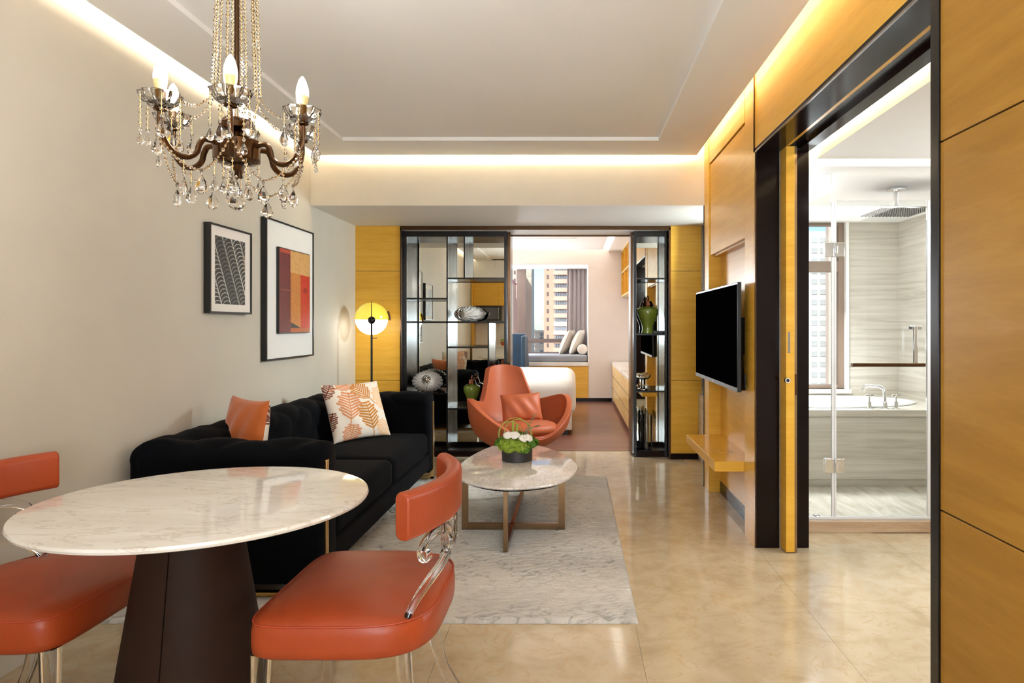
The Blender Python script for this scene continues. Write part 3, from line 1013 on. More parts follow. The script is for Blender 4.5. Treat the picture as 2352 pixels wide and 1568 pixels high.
# ---- rack ornaments
def shell_vase(label, loc, rx, ry, rz, ox, oz, twist):
    t = thing('shell_vase', label, 'vase', loc)

    def rib(d, a, tt):
        ang = atan2(d[2] * rz - oz * rz, d[0] * rx - ox * rx)
        rr = sqrt((d[0] - ox) ** 2 + (d[2] - oz) ** 2)
        return 1.0 + 0.032 * sin(ang * 24 + twist * rr * 5 + 0.8 * sin(rr * 18)) * min(1, rr * 1.6) - (0.06 if d[2] < -0.9 else 0)
    MB().ball((0, 0, rz * 0.92), rx, ry, rz, 200, 90, rib).build('body', 'ceramic_white', t, world=False, angle=80)
    yy = -ry * sqrt(max(0, 1 - ox * ox - oz * oz))
    o = MB()
    cx_, cz_ = ox * rx, rz * 0.92 + oz * rz
    rr = 0.045
    MB().ball((cx_, yy + 0.012, cz_), rr, 0.02, rr, 16, 8).build('mouth', 'black_metal', t, world=False)
    for k in range(9):
        a = 2 * pi * k / 9
        pts = [(cx_ + (q * rr) * cos(a + 1.3 * q), yy - 0.012 - 0.006 * (1 - q), cz_ + q * rr * sin(a + 1.3 * q)) for q in (0.1, 0.35, 0.6, 0.85, 1.05)]
        o.tube(pts, 0.0032, 5)
        pts = [(cx_ + (q * rr) * cos(a - 1.3 * q), yy - 0.012 - 0.006 * (1 - q), cz_ + q * rr * sin(a - 1.3 * q)) for q in (0.1, 0.35, 0.6, 0.85, 1.05)]
        o.tube(pts, 0.0032, 5)
    o.build('lattice', 'silver_lattice', t, world=False)
    return t


shell_vase('round white fluted shell vase on the lower shelf beside the sofa arm', (-1.462, 6.86, 0.632), 0.152, 0.115, 0.108, 0.08, 0.25, 1.0)
shell_vase('long white rippled shell vase on the middle shelf of the wide rack', (-1.035, 6.86, 1.336), 0.158, 0.095, 0.080, -0.55, 0.05, -1.6)


def ginger_jar(label, loc, k):
    t = thing('ginger_jar', label, 'jar', loc)
    body = [(0.062, 0), (0.064, 0.006), (0.058, 0.03), (0.056, 0.06), (0.064, 0.10), (0.085, 0.15), (0.102, 0.19), (0.108, 0.22), (0.104, 0.25), (0.088, 0.268), (0.052, 0.278), (0.045, 0.282), (0.045, 0.295)]
    MB().lathe([(r * k, z * k) for r, z in body], n=40).build('body', 'green_glaze', t, world=False, angle=70)
    lid = [(0.055, 0.282), (0.058, 0.29), (0.052, 0.30), (0.046, 0.325), (0.040, 0.335), (0.012, 0.338), (0.010, 0.345)]
    l = MB().lathe([(r * k, z * k) for r, z in lid], n=28).build('lid', 'copper', t, world=False)
    fin = [(0.008, 0.343), (0.016, 0.352), (0.019, 0.365), (0.013, 0.38), (0.006, 0.392), (0.001, 0.402)]
    MB().lathe([(r * k, z * k) for r, z in fin], n=20).build('finial', 'copper', l, world=False)
    return t


ginger_jar('green glazed jar with copper lid on the low shelf behind the armchair', (-1.018, 6.87, 0.482), 0.79)
ginger_jar('green glazed jar with dark copper lid in the narrow rack', (0.752, 6.87, 1.213), 0.97)
bx = thing('set_top_box', 'small black box beside the green jar in the narrow rack', 'box', (0.86, 6.86, 1.213))
piece('case', 0.80, 0.90, 6.79, 6.90, 1.213, 1.240, 'plastic_black', bx, 0.003)
piece('light', 0.82, 0.824, 6.789, 6.7905, 1.224, 1.228, 'plastic_grey', bx)
gd = thing('glass_dish', 'clear glass footed dish on the lowest shelf of the narrow rack', 'dish', (0.70, 6.86, 0.652))
MB().lathe([(0.05, 0), (0.052, 0.008), (0.02, 0.016), (0.016, 0.09), (0.02, 0.10)], n=24).build('foot', 'vase_glass', gd, world=False)
MB().lathe([(0.02, 0.10), (0.06, 0.106), (0.078, 0.128), (0.082, 0.15), (0.077, 0.15), (0.072, 0.130), (0.056, 0.112), (0.01, 0.108)], n=28).build('bowl', 'vase_glass', gd, world=False, angle=60)
for lab, x_, y_, r_, h_ in (('taller clear glass cylinder vase standing on the narrow rack floor', 0.685, 6.90, 0.055, 0.40),
                            ('clear glass cylinder vase standing in front on the narrow rack floor', 0.732, 6.82, 0.058, 0.345)):
    gv = thing('glass_vase', lab, 'vase', (x_, y_, 0.062))
    MB().lathe([(r_ * .97, 0.0), (r_, 0.004), (r_, h_), (r_ - .005, h_), (r_ - .006, 0.03), (r_ - .012, 0.022), (0.002, 0.022)], n=32, cap1=True).build('cylinder', 'vase_glass', gv, world=False)
    MB().lathe([(r_ * .85, 0.024), (r_ * .85, 0.07), (0.003, 0.075)], n=20).build('pebble_filling', 'pot_black', gv, world=False)

# ================================================================== TELEVISION AND SHELF
tv = thing('television', 'large black flat television mounted on the veneer wall', 'television', (1.02, 4.79, 0.895))
piece('housing', 0.988, 1.012, 4.10, 5.48, 0.895, 1.559, 'plastic_black', tv, 0.003)
piece('screen', 0.9855, 0.989, 4.112, 5.468, 0.922, 1.545, 'screen_black', tv)
piece('lower_bezel', 0.984, 0.989, 4.10, 5.48, 0.895, 0.921, 'plastic_grey', tv, 0.001)
piece('indicator_light', 0.9832, 0.985, 4.80, 4.83, 0.905, 0.909, 'aluminium_white', tv)
mb = MB()
for ya, yb in ((4.14, 5.44),):
    mb.add([(1.012, ya, 0.90), (1.012, yb, 0.90), (1.012, yb, 1.50), (1.012, ya, 1.50), (1.050, ya + .02, 0.90), (1.050, yb - .02, 0.90), (1.03, yb - .1, 1.44), (1.03, ya + .1, 1.44)],
           [(0, 1, 2, 3), (4, 7, 6, 5), (0, 4, 5, 1), (1, 5, 6, 2), (2, 6, 7, 3), (3, 7, 4, 0)])
mb.build('back_cover', 'plastic_black', tv, 0.004)
piece('rear_box', 1.045, 1.054, 4.16, 4.60, 0.90, 1.00, 'plastic_black', tv, 0.002)
piece('bracket', 1.03, 1.150, 4.55, 5.0, 1.10, 1.35, 'plastic_black', tv)

sh = thing('floating_shelf', 'yellow veneer floating shelf below the television', 'shelf', (1.02, 4.78, 0.387))
piece('board', 0.882, 1.150, 4.25, 5.308, 0.387, 0.449, 'yellow_wood', sh, 0.0015)
c = piece('cable_flap', 0.985, 1.085, 4.55, 4.66, 0.449, 0.4505, 'yellow_wood', sh)
piece('flap_slot', 1.055, 1.068, 4.55, 4.64, 0.4503, 0.4513, 'black_metal', c)

# ================================================================== PICTURES
WX = XL


def scallop(u, v):
    x, y = u * 1.0, v * 1.3
    ca, sa = cos(-0.42), sin(-0.42)
    p = (x * ca - y * sa) * 3.7 + 0.3
    q = (x * sa + y * ca) * 12.0
    fp = p - floor(p)
    col = floor(p)
    e = sqrt(max(0, 1 - (2 * fp - 1) ** 2))
    s = q - e * 1.3 + 0.37 * col
    fs_ = s - floor(s)
    g = 0.0
    if fs_ < 0.15:
        g = 0.55 + 0.35 * sin(col * 1.7 + 1)
    if fp < 0.045 or fp > 0.955:
        g = max(g, 0.6 + 0.35 * sin(col * 2.1))
    base = Vector((0.022, 0.019, 0.015))
    if u > 0.9 and 0.55 < v < 0.8:
        base = base + Vector((0.14, 0.055, 0.01)) * min(1, (u - 0.9) * 12)
    w = Vector((0.86, 0.84, 0.78))
    r = base * (1 - g) + w * g
    return (r.x, r.y, r.z, 1)


def abstract(u, v):
    n = 0.5 + 0.5 * sin(u * 37 + 3 * sin(v * 23)) * sin(v * 41 + 2 * sin(u * 17))
    if u < 0.34:
        c = C(104, 30, 34) if v < 0.955 else C(178, 66, 44)
        if 0.505 < v < 0.515 and u > 0.03:
            c = C(196, 110, 96)
        if u < 0.02:
            c = C(150, 52, 44)
    elif v < 0.055:
        c = C(184, 92, 36)
    elif v > 0.735 - 0.03 * (u - .34):
        c = C(208, 160, 98)
    elif u < 0.68:
        c = C(196, 124, 54)
        if v < 0.055 + (0.68 - u) * 0.21:
            c = C(36, 34, 34)
    else:
        c = C(198, 52, 30)
        if (u - 0.84) ** 2 * 90 + (v - 0.53) ** 2 * 400 < 0.5:
            c = C(150, 30, 24)
    if abs(u - 0.34) < 0.008 and v < 0.74:
        c = C(140, 60, 40)
    k = 0.88 + 0.2 * n
    return (c[0] * k, c[1] * k, c[2] * k, 1)


def picture(label, y0, y1, z0, z1, art, fn, mat, canvas):
    t = thing('framed_picture', label, 'picture', (WX, (y0 + y1) / 2, z0))
    fx = WX + 0.04
    fw = 0.011
    piece('frame', WX + .001, fx, y0, y0 + fw, z0, z1, 'frame_black', t)
    piece('frame', WX + .001, fx, y1 - fw, y1, z0, z1, 'frame_black', t)
    piece('frame', WX + .001, fx, y0 + fw, y1 - fw, z0, z0 + fw, 'frame_black', t)
    piece('frame', WX + .001, fx, y0 + fw, y1 - fw, z1 - fw, z1, 'frame_black', t)
    piece('mat_board', WX + .002, fx - .008, y0 + fw, y1 - fw, z0 + fw, z1 - fw, mat, t)
    ya, yb, za, zb = art
    ax = fx - .0075
    if canvas:
        ax = fx + 0.012
        piece('canvas_frame', fx - .009, ax - 0.0005, ya - .006, yb + .006, za - .006, zb + .006, 'frame_black', t)
    g = MB().grid(lambda u, v: (ax, ya + (yb - ya) * u, za + (zb - za) * v), 150, 200, col=fn)
    g.build('artwork', 'print_art', t, angle=0)
    return t


picture('smaller framed picture of black and white scallop lines on the papered wall', 3.897, 4.404, 1.368, 1.889,
        (3.962, 4.325, 1.424, 1.822), scallop, 'mat_cream', False)
picture('large black framed picture with a red and ochre abstract panel', 4.614, 5.455, 1.056, 2.033,
        (4.79, 5.335, 1.246, 1.843), abstract, 'mat_board', True)

# ================================================================== FLOOR LAMP
LX, LY, LZ, LR = -1.852, 6.28, 1.352, 0.146
lp = thing('floor_lamp', 'black floor lamp with opal globe half covered by a yellow dome', 'floor lamp', (LX, LY, 0))
MB().lathe([(0.13, 0), (0.13, 0.012), (0.12, 0.018), (0.014, 0.022)], (LX + .05, LY - .17, 0), 32).build('base', 'black_metal', lp)
MB().cyl((LX + .05, LY - .17, 0.02), (LX + .05, LY - .17, LZ - 0.02), 0.0105, 0.009, 14).build('pole', 'black_metal', lp)
MB().ball((LX + 0.05, LY - .17, LZ - .01), 0.034, 0.024, 0.034, 20, 12).build('pivot_ball', 'black_metal', lp)
gl = MB()
pr = [(LR * 0.985 * cos(radians(a)), LR * 0.985 * sin(radians(a))) for a in range(-90, 91, 6)]
gl.lathe([(max(r, .001), z_) for r, z_ in pr], (LX, LY, LZ), 36).build('globe', 'opal_glow', lp, angle=80)
dm = MB()
pr = [((LR + .006) * cos(radians(a)), (LR + .006) * sin(radians(a))) for a in range(-3, 91, 5)] + [(.001, LR + .006)]
dm.lathe([(max(r, .001), z_) for r, z_ in pr], (LX, LY, LZ + .004), 40, cap0=False).build('dome', 'lamp_dome', lp, angle=80)
arc = [(LX + .047 * cos(radians(a)), LY - (LR + .016) * cos(radians(a)), LZ + (LR + .016) * sin(radians(a))) for a in range(0, 96, 6)]
MB().sweep(arc, rrect(0.012, 0.006, .002, 2), up=(1, 0, 0)).build('dome_strap', 'black_metal', lp)
arc = [(LX + (LR + .012) * cos(radians(a)), LY + .03, LZ + (LR + .012) * sin(radians(a))) for a in range(-4, 30, 4)]
MB().sweep(arc, rrect(0.022, 0.005, .002, 2), up=(0, 1, 0)).build('dome_rim', 'bronze', lp)
MB().cyl((LX + .05, LY - .17, LZ - 0.17), (LX + .10, LY - .17, LZ - .168), 0.0035, 0.0035, 8).build('dimmer_pin', 'black_metal', lp)

# ================================================================== RUG
RX0_, RX1_, RY0_, RY1_ = -2.05, 0.286, 2.967, 5.79
from mathutils import noise as mn


def groove(x, y):
    q = Vector((x * 8.0 + y * 3.0, y * 24.0 - x * 4.0, 0))
    a = mn.noise(q) + 0.45 * mn.noise(q * 2.3 + Vector((3, 1, 0)))
    m_ = sstep(-0.35, 0.25, mn.noise(Vector((x * 2.0, y * 2.0, 5))))
    return max(0.0, 1 - abs(a) * 7.0) * (0.35 + 0.65 * m_)


def rugz(x, y):
    return 0.0225 - 0.013 * groove(x, y) + 0.0022 * mn.noise(Vector((x * 70, y * 70, 1)))


def rugcol(u, v):
    x = RX0_ + (RX1_ - RX0_) * u
    y = RY0_ + (RY1_ - RY0_) * v
    g = groove(x, y)
    n_ = 0.5 + 0.5 * mn.noise(Vector((x * 1.6 + 4, y * 2.6, 2))) + 0.22 * mn.noise(Vector((x * 14, y * 20, 3)))
    n_ = max(0.0, min(1.0, n_))
    lo_, hi_ = C(186, 180, 170), C(232, 228, 221)
    k = 1 - 0.5 * g
    return tuple((lo_[i] * (1 - n_) + hi_[i] * n_) * k for i in range(3)) + (1.0,)


NX, NY = 360, 520


def rugp(u, v):
    x = RX0_ + (RX1_ - RX0_) * u
    y = RY0_ + (RY1_ - RY0_) * v
    e = min(u * (RX1_ - RX0_), (1 - u) * (RX1_ - RX0_), v * (RY1_ - RY0_), (1 - v) * (RY1_ - RY0_))
    k = sqrt(min(1, e / 0.012)) if e < 0.012 else 1
    z_ = max(0.001, rugz(x, y) * k)
    if e <= 1e-6:
        z_ = 0.001
    return (x, y, z_)


rg = MB().grid(rugp, NX, NY, col=rugcol).build('rug', 'rug_pile', None, angle=60)
tag(rg, 'grey beige carved pile rug under the coffee table', 'rug')

# ================================================================== SOFA
SX0, SX1 = -2.075, -1.165
SY0, SY1 = 3.16, 5.75
so = thing('sofa', 'black velvet tufted two-cushion sofa with brass frame', 'sofa', (-1.62, 4.455, 0.024))


def tuft_amp(s, t, cs, ct):
    p = s / cs + t / ct
    q = s / cs - t / ct
    return (abs(sin(pi * p)) * abs(sin(pi * q))) ** 0.45


def tufted(name, length, depth, h0, h1, place, t0=0.0, nl=120, ends=(0, 0)):
    """padded wall: profile across depth (outer 0 .. inner depth), swept along length"""
    prof = []
    r = depth * 0.5
    roll = 0.035
    for k in range(9):
        prof.append((0.0, h0 + (h1 - r - h0) * k / 8, -1, 0, 0))
    for k in range(1, 16):
        a = pi - pi * k / 16
        prof.append((r + (r + roll * sin(a)) * cos(a), h1 - r + (r) * sin(a), cos(a), sin(a), k / 16))
    for k in range(0, 13):
        prof.append((depth, h1 - r - (h1 - r - h0) * k / 12, 1, 0, 1 + k / 12))
    mb_ = MB()
    m_ = len(prof)
    vs_, fs_ = [], []
    arc_ = 0.0
    dist = [0.0]
    for i in range(1, m_):
        arc_ += sqrt((prof[i][0] - prof[i - 1][0]) ** 2 + (prof[i][1] - prof[i - 1][1]) ** 2)
        dist.append(arc_)
    for j in range(nl + 1):
        s_ = length * j / nl
        e = min(s_, length - s_)
        kk = 1.0
        rnd_ = 0.0
        if e < 0.05:
            rnd_ = 0.05 - sqrt(max(0, 0.05 ** 2 - (0.05 - e) ** 2))
        for i, (a, h, na, nh, ph) in enumerate(prof):
            d_ = 0.0
            if ph > 0.02:
                t_ = dist[i] - dist[8] - depth * 0.3
                w_ = min(1, ph * 3) * (0.4 + 0.6 * min(1, e / 0.06))
                d_ = 0.024 * (tuft_amp(s_, t_, 0.34, 0.36) - 0.8) * w_
            a2 = a + na * d_
            h2 = h + nh * d_
            a2 = a2 + (r - a2) * rnd_ / 0.05 * 0.28
            h2 = h2 - rnd_ * 0.45 * max(0, nh)
            vs_.append(place(s_, a2, h2))
    for j in range(nl):
        for i in range(m_ - 1):
            fs_.append((j * m_ + i, j * m_ + i + 1, (j + 1) * m_ + i + 1, (j + 1) * m_ + i))
        fs_.append((j * m_ + m_ - 1, j * m_, (j + 1) * m_, (j + 1) * m_ + m_ - 1))
    fs_.append(tuple(range(m_)))
    fs_.append(tuple(nl * m_ + k for k in reversed(range(m_))))
    mb_.add(vs_, fs_)
    return mb_.build(name, 'velvet', so, angle=70)


tufted('back', SY1 - SY0 - 0.02, 0.24, 0.14, 0.765, lambda s_, a, h: (SX0 + a, SY0 + .01 + s_, h), nl=170)
tufted('arm', SX1 - SX0 - 0.04, 0.225, 0.10, 0.755, lambda s_, a, h: (SX0 + 0.04 + s_, SY0 + a, h), nl=80)
tufted('arm', SX1 - SX0 - 0.04, 0.225, 0.10, 0.755, lambda s_, a, h: (SX0 + 0.04 + s_, SY1 - a, h), nl=80)


def softbox(name, x0, x1, y0, y1, z0, z1, r, mat, parent, crown=0.0, n=18, sq=None):
    """cushion: rounded box with a crowned top"""
    cx_, cy_, cz_ = (x0 + x1) / 2, (y0 + y1) / 2, (z0 + z1) / 2
    hx, hy, hz = (x1 - x0) / 2, (y1 - y0) / 2, (z1 - z0) / 2
    mb_ = MB()

    def pt(px, py, pz):
        q = Vector((max(-hx + r, min(hx - r, px)), max(-hy + r, min(hy - r, py)), max(-hz + r, min(hz - r, pz))))
        d_ = Vector((px, py, pz)) - q
        if d_.length > 1e-9:
            d_ = d_.normalized() * r
        o = q + d_
        if o.z > 0:
            o.z += crown * max(0, 1 - (o.x / hx) ** 2) ** .6 * max(0, 1 - (o.y / hy) ** 2) ** .6 * (o.z / hz)
        return (cx_ + o.x, cy_ + o.y, cz_ + o.z)

    def warp(t_):
        # denser towards the ends
        return ssin(sin(t_ * pi / 2), 0.9)
    for ax in range(3):
        for sgn in (-1, 1):
            def fn(u, v, ax=ax, sgn=sgn):
                a, b_ = warp(u * 2 - 1), warp(v * 2 - 1)
                if ax == 0:
                    return pt(sgn * hx, a * hy, b_ * hz)
                if ax == 1:
                    return pt(a * hx, sgn * hy, b_ * hz)
                return pt(a * hx, b_ * hy, sgn * hz)
            mb_.grid(fn, n, n)
    return mb_.build(name, mat, parent, angle=80)


mid = (SY0 + SY1) / 2
softbox('seat_cushion', -1.85, SX1 - .005, SY0 + .222, mid - .003, 0.245, 0.425, 0.045, 'velvet', so, 0.02)
softbox('seat_cushion', -1.85, SX1 - .005, mid + .003, SY1 - .222, 0.245, 0.425, 0.045, 'velvet', so, 0.02)
softbox('base', -2.03, SX1 + .002, SY0 + .19, SY1 - .19, 0.125, 0.25, 0.015, 'velvet', so, 0, 8)
for ya in (SY0 + 0.045, SY1 - 0.085):
    f = MB()
    f.box(SX1 - .02, SX1 + .008, ya, ya + .034, 0.024, 0.665)
    f.build('brass_upright', 'brass', so, 0.002)
    MB().box(SX0 + .06, SX1 + .008, ya, ya + .034, 0.024, 0.044).box(SX0 + .06, SX0 + .09, ya, ya + .034, 0.044, 0.12).build('brass_runner', 'brass', so, 0.002)


# ---- cushions
def leafy(u, v, leaves, bg_):
    for cx_, cy_, ang, L_, Wd, c in leaves:
        dx, dy = u - cx_, v - cy_
        a = dx * cos(ang) + dy * sin(ang)
        b_ = -dx * sin(ang) + dy * cos(ang)
        t_ = a / L_
        if -0.30 < t_ < 1.05:
            if abs(b_) < 0.0085 and t_ < 0.95:
                return c
            # fronds leave the midrib at an angle and spread like a fan
            r_ = t_ - abs(b_) / L_ * (0.95 - 0.8 * t_)
            if -0.02 < r_ < 0.96:
                w_ = Wd * (sin(pi * min(1.0, max(0.0, 0.12 + 0.84 * r_)) ** 0.9) ** 0.55)
                k = r_ * 9.5
                n_ = floor(k)
                fr = k - n_
                w_ *= 0.88 + 0.12 * sin(n_ * 2.4)
                if abs(b_) < w_:
                    half = 0.29 + 0.15 * min(1.0, abs(b_) / Wd)
                    if abs(fr - 0.5) < half:
                        return c
    return bg_


CO1, CO2, CO3, CO4 = C(200, 128, 42), C(220, 142, 92), C(238, 190, 142), C(128, 62, 38)
LEAVES = [(0.27, 0.30, 1.42, 0.55, 0.215, CO2), (0.66, 0.10, 1.72, 0.54, 0.20, CO1), (0.72, 0.66, 2.25, 0.40, 0.19, CO1), (0.97, 0.42, 1.75, 0.48, 0.17, CO3),
          (0.22, -0.10, 1.30, 0.36, 0.17, CO2), (0.18, 0.90, 0.35, 0.38, 0.13, CO2), (-0.04, 0.72, 1.0, 0.36, 0.10, CO4), (-0.06, 0.16, 1.3, 0.36, 0.09, CO4),
          (0.92, -0.06, 1.9, 0.36, 0.15, CO3), (0.88, 1.02, 2.4, 0.26, 0.12, CO3)]
CREAM = C(238, 226, 212)


def pillow_mesh(w, h, t_, nu=60, nv=60, front=None, pinch=0.06, side=0):
    def shape(u, v, sg):
        a, b_ = u * 2 - 1, v * 2 - 1
        x_ = a * w / 2 * (1 - pinch * (1 - b_ * b_))
        z_ = b_ * h / 2 * (1 - pinch * (1 - a * a))
        th = t_ / 2 * (max(0, 1 - a * a) * max(0, 1 - b_ * b_)) ** 0.42
        th += 0.006 * sin(a * 9 + b_ * 4) * (1 - a * a) * (1 - b_ * b_)
        return (x_, sg * th, z_)
    mb_ = MB()
    if side in (0, -1):
        mb_.grid(lambda u, v: shape(u, v, -1), nu, nv, col=front)
    if side in (0, 1):
        mb_.grid(lambda u, v: shape(u, v, 1), nu, nv)
    return mb_


def place_pillow(root, rx, rz_, ry=0.0):
    root.rotation_mode = 'XYZ'
    root.rotation_euler = (rx, ry, rz_)


# patterned cushion leaning on the sofa back, facing the viewer
pc = thing('throw_cushion', 'cream cushion with orange palm leaf print leaning on the far end of the sofa', 'cushion', (-1.64, 5.165, 0.650))
pillow_mesh(0.50, 0.45, 0.15, 190, 190, lambda u, v: leafy(u, v, LEAVES, CREAM), side=-1).build('printed_front', 'print_fabric', pc, world=False, angle=80)
pillow_mesh(0.50, 0.45, 0.15, 40, 40, side=1).build('velvet_back', 'orange_velvet', pc, world=False, angle=80)
place_pillow(pc, -0.40, radians(53), 0.0)
# second cushion shows its orange velvet back
pd = thing('throw_cushion', 'cushion with plain orange velvet back standing behind the near sofa arm', 'cushion', (-1.79, 3.72, 0.668))
pillow_mesh(0.44, 0.47, 0.14, 150, 150, lambda u, v: leafy(u, v, LEAVES, CREAM), side=-1).build('printed_front', 'print_fabric', pd, world=False, angle=80)
pillow_mesh(0.44, 0.47, 0.14, 40, 40, side=1).build('velvet_back', 'orange_velvet', pd, world=False, angle=80)
place_pillow(pd, 0.14, radians(140), 0.0)

# ================================================================== DINING TABLE
TX, TY = -1.165, 2.166
dt = thing('dining_table', 'round cream marble dining table on a brown leather cone', 'table', (TX, TY, 0))
MB().lathe([(0.487, 0.732), (0.493, 0.735), (0.496, 0.742), (0.493, 0.749), (0.487, 0.75), (0.002, 0.75)], (TX, TY, 0), 96).build('table_top', 'table_marble', dt, angle=30)
MB().lathe([(0.10, 0.70), (0.115, 0.705), (0.115, 0.731)], (TX - .04, TY, 0), 40).build('mounting_plate', 'black_metal', dt)
cone = [(0.235, 0.0), (0.238, 0.01), (0.225, 0.12), (0.203, 0.27), (0.178, 0.43), (0.156, 0.57), (0.145, 0.64), (0.135, 0.672), (0.12, 0.69), (0.10, 0.70)]
pd_ = MB().lathe(cone, (TX - .04, TY, 0), 64).build('pedestal', 'brown_leather', dt, angle=50)
seam_a = radians(-86)
MB().tube([(TX - .04 + (r + .0005) * cos(seam_a), TY + (r + .0005) * sin(seam_a), z_) for r, z_ in cone[1:-2]], 0.0016, 5, up=(1, 0, 0)).build('seam', 'dark_lacquer', pd_)

# ================================================================== DINING CHAIRS


def seat_outline(k, n=72):
    out = []
    for i in range(n):
        a = 2 * pi * i / n
        c_, s_ = cos(a), sin(a)
        if c_ < 0:
            px, py = 0.255 * ssin(c_, 0.28), 0.315 * ssin(s_, 0.28)
        else:
            px, py = 0.265 * ssin(c_, 0.62), 0.315 * ssin(s_, 0.52)
        out.append((px * k, py * k))
    return out


def chair(label, loc, rz):
    t = thing('dining_chair', label, 'chair', loc, rz, 'orange dining chairs at the round table')
    rings = [(0.90, 0.374), (0.955, 0.372), (0.99, 0.380), (1.0, 0.40), (1.0, 0.44), (0.985, 0.463), (0.972, 0.470), (0.93, 0.480), (0.82, 0.489), (0.6, 0.496), (0.35, 0.499), (0.05, 0.5)]
    n = 72
    vs_, fs_ = [], []
    for k, z_ in rings:
        for px, py in seat_outline(k, n):
            zz = z_
            if z_ > 0.468:
                # pressed hollows where the acrylic posts enter the seat
                for sy in (-1, 1):
                    d2 = (px - 0.17) ** 2 + (py - 0.205 * sy) ** 2
                    zz -= 0.018 * exp(-d2 / 0.004)
            vs_.append((px, py, zz))
    for i in range(len(rings) - 1):
        for k in range(n):
            k2 = (k + 1) % n
            fs_.append((i * n + k, i * n + k2, (i + 1) * n + k2, (i + 1) * n + k))
    fs_.append(tuple(range(n)))
    fs_.append(tuple((len(rings) - 1) * n + k for k in reversed(range(n))))
    se = MB().add(vs_, fs_).build('seat', 'orange_leather', t, world=False, angle=60)
    MB().tube([(px, py, 0.467) for px, py in seat_outline(0.983, n)], 0.0028, 6, closed=True).build('piping', 'piping_thread', se, world=False)
    # curved back band
    R, cx_ = 0.572, -0.297
    amax = 31.6
    prof = rrect(0.052, 0.135, 0.022, 5)
    pts = [(cx_ + R * cos(radians(a)), R * sin(radians(a)), 0.768) for a in [(-amax + 2 * amax * k / 40) for k in range(41)]]
    bk = MB().sweep(pts, prof).build('backrest', 'orange_leather', t, world=False, angle=50, bevel=0.006)
    for zz in (0.826, 0.710):
        for off in (0.022,):
            pp_ = [(cx_ + (R + off) * cos(radians(a)), (R + off) * sin(radians(a)), zz) for a in [(-amax + 2 * amax * k / 40) for k in range(41)]]
            MB().tube(pp_, 0.002, 5).build('stitching', 'piping_thread', bk, world=False)
    # acrylic back: two scrolls joined low, a centre post
    flat = rrect(0.030, 0.020, 0.006, 3)

    def on(a, r, z_):
        a, r = a * 0.67, r + 0.161
        return (cx_ + r * cos(radians(a)), r * sin(radians(a)), z_)
    for sy in (-1, 1):
        pts = [on(41 * sy, 0.380, 0.435), on(36 * sy, 0.392, 0.50), on(26 * sy, 0.402, 0.545), on(13 * sy, 0.408, 0.575), on(4.5 * sy, 0.41, 0.60),
               on(3.5 * sy, 0.41, 0.635), on(9 * sy, 0.41, 0.668), on(19 * sy, 0.408, 0.684), on(28 * sy, 0.404, 0.672), on(33 * sy, 0.402, 0.645), on(31 * sy, 0.403, 0.622), on(27 * sy, 0.404, 0.625)]
        MB().sweep(catmull(pts, 6), flat, up=(1, 0, 0)).build('back_scroll', 'acrylic', t, world=False, angle=40)
        pts = [on(9 * sy, 0.412, 0.60), on(14 * sy, 0.412, 0.65), on(16 * sy, 0.412, 0.705)]
        MB().sweep(catmull(pts, 6), flat, up=(1, 0, 0)).build('back_post', 'acrylic', t, world=False, angle=40)
    MB().sweep([on(-9, 0.413, 0.603), on(0, 0.413, 0.603), on(9, 0.413, 0.603)], rrect(0.022, 0.036, 0.007, 3)).build('joint_block', 'acrylic', t, world=False, angle=40)
    for sy in (-1, 1):
        pts = [(-0.215, 0.262 * sy, 0.375), (-0.218, 0.264 * sy, 0.2), (-0.220, 0.265 * sy, 0.0)]
        MB().sweep(catmull(pts, 4), rrect(0.046, 0.046, 0.008, 3), up=(1, 0, 0), scale=lambda q: 1 - 0.3 * q).build('leg', 'acrylic', t, world=False, angle=40)
        pts = [(0.165, 0.185 * sy, 0.375), (0.175, 0.19 * sy, 0.26), (0.205, 0.205 * sy, 0.12), (0.262, 0.228 * sy, 0.0)]
        MB().sweep(catmull(pts, 6), rrect(0.046, 0.040, 0.008, 3), up=(0, 1, 0), scale=lambda q: 1 - 0.32 * q).build('leg', 'acrylic', t, world=False, angle=40)
    return t


chair('orange leather chair with clear acrylic legs in front of the rug', (-0.665, 2.19, 0), 0.0)
chair('orange leather chair with clear acrylic legs cut off by the left edge', (-1.715, 2.22, 0), pi)

# ================================================================== COFFEE TABLE
ol = [(-0.455, 5.246), (-0.25, 5.10), (-0.0796, 4.80), (0.0306, 4.40), (0.000, 4.10), (-0.0895, 3.898), (-0.2208, 3.803), (-0.375, 3.773), (-0.53, 3.845), (-0.66, 4.0),
      (-0.730, 4.30), (-0.712, 4.64), (-0.640, 4.97), (-0.555, 5.17)]
oc = [(p.x, p.y) for p in catmull([(x_, y_, 0) for x_, y_ in ol], 8, True)]
ccx, ccy = -0.36, 4.45
ct = thing('coffee_table', 'pebble shaped white marble coffee table on crossed bronze frames', 'table', (ccx, ccy, 0.024))


def sc_ol(d_):
    out = []
    for x_, y_ in oc:
        v_ = Vector((x_ - ccx, y_ - ccy))
        L_ = v_.length
        v_ = v_ * ((L_ - d_) / L_)
        out.append((ccx + v_.x, ccy + v_.y))
    return out


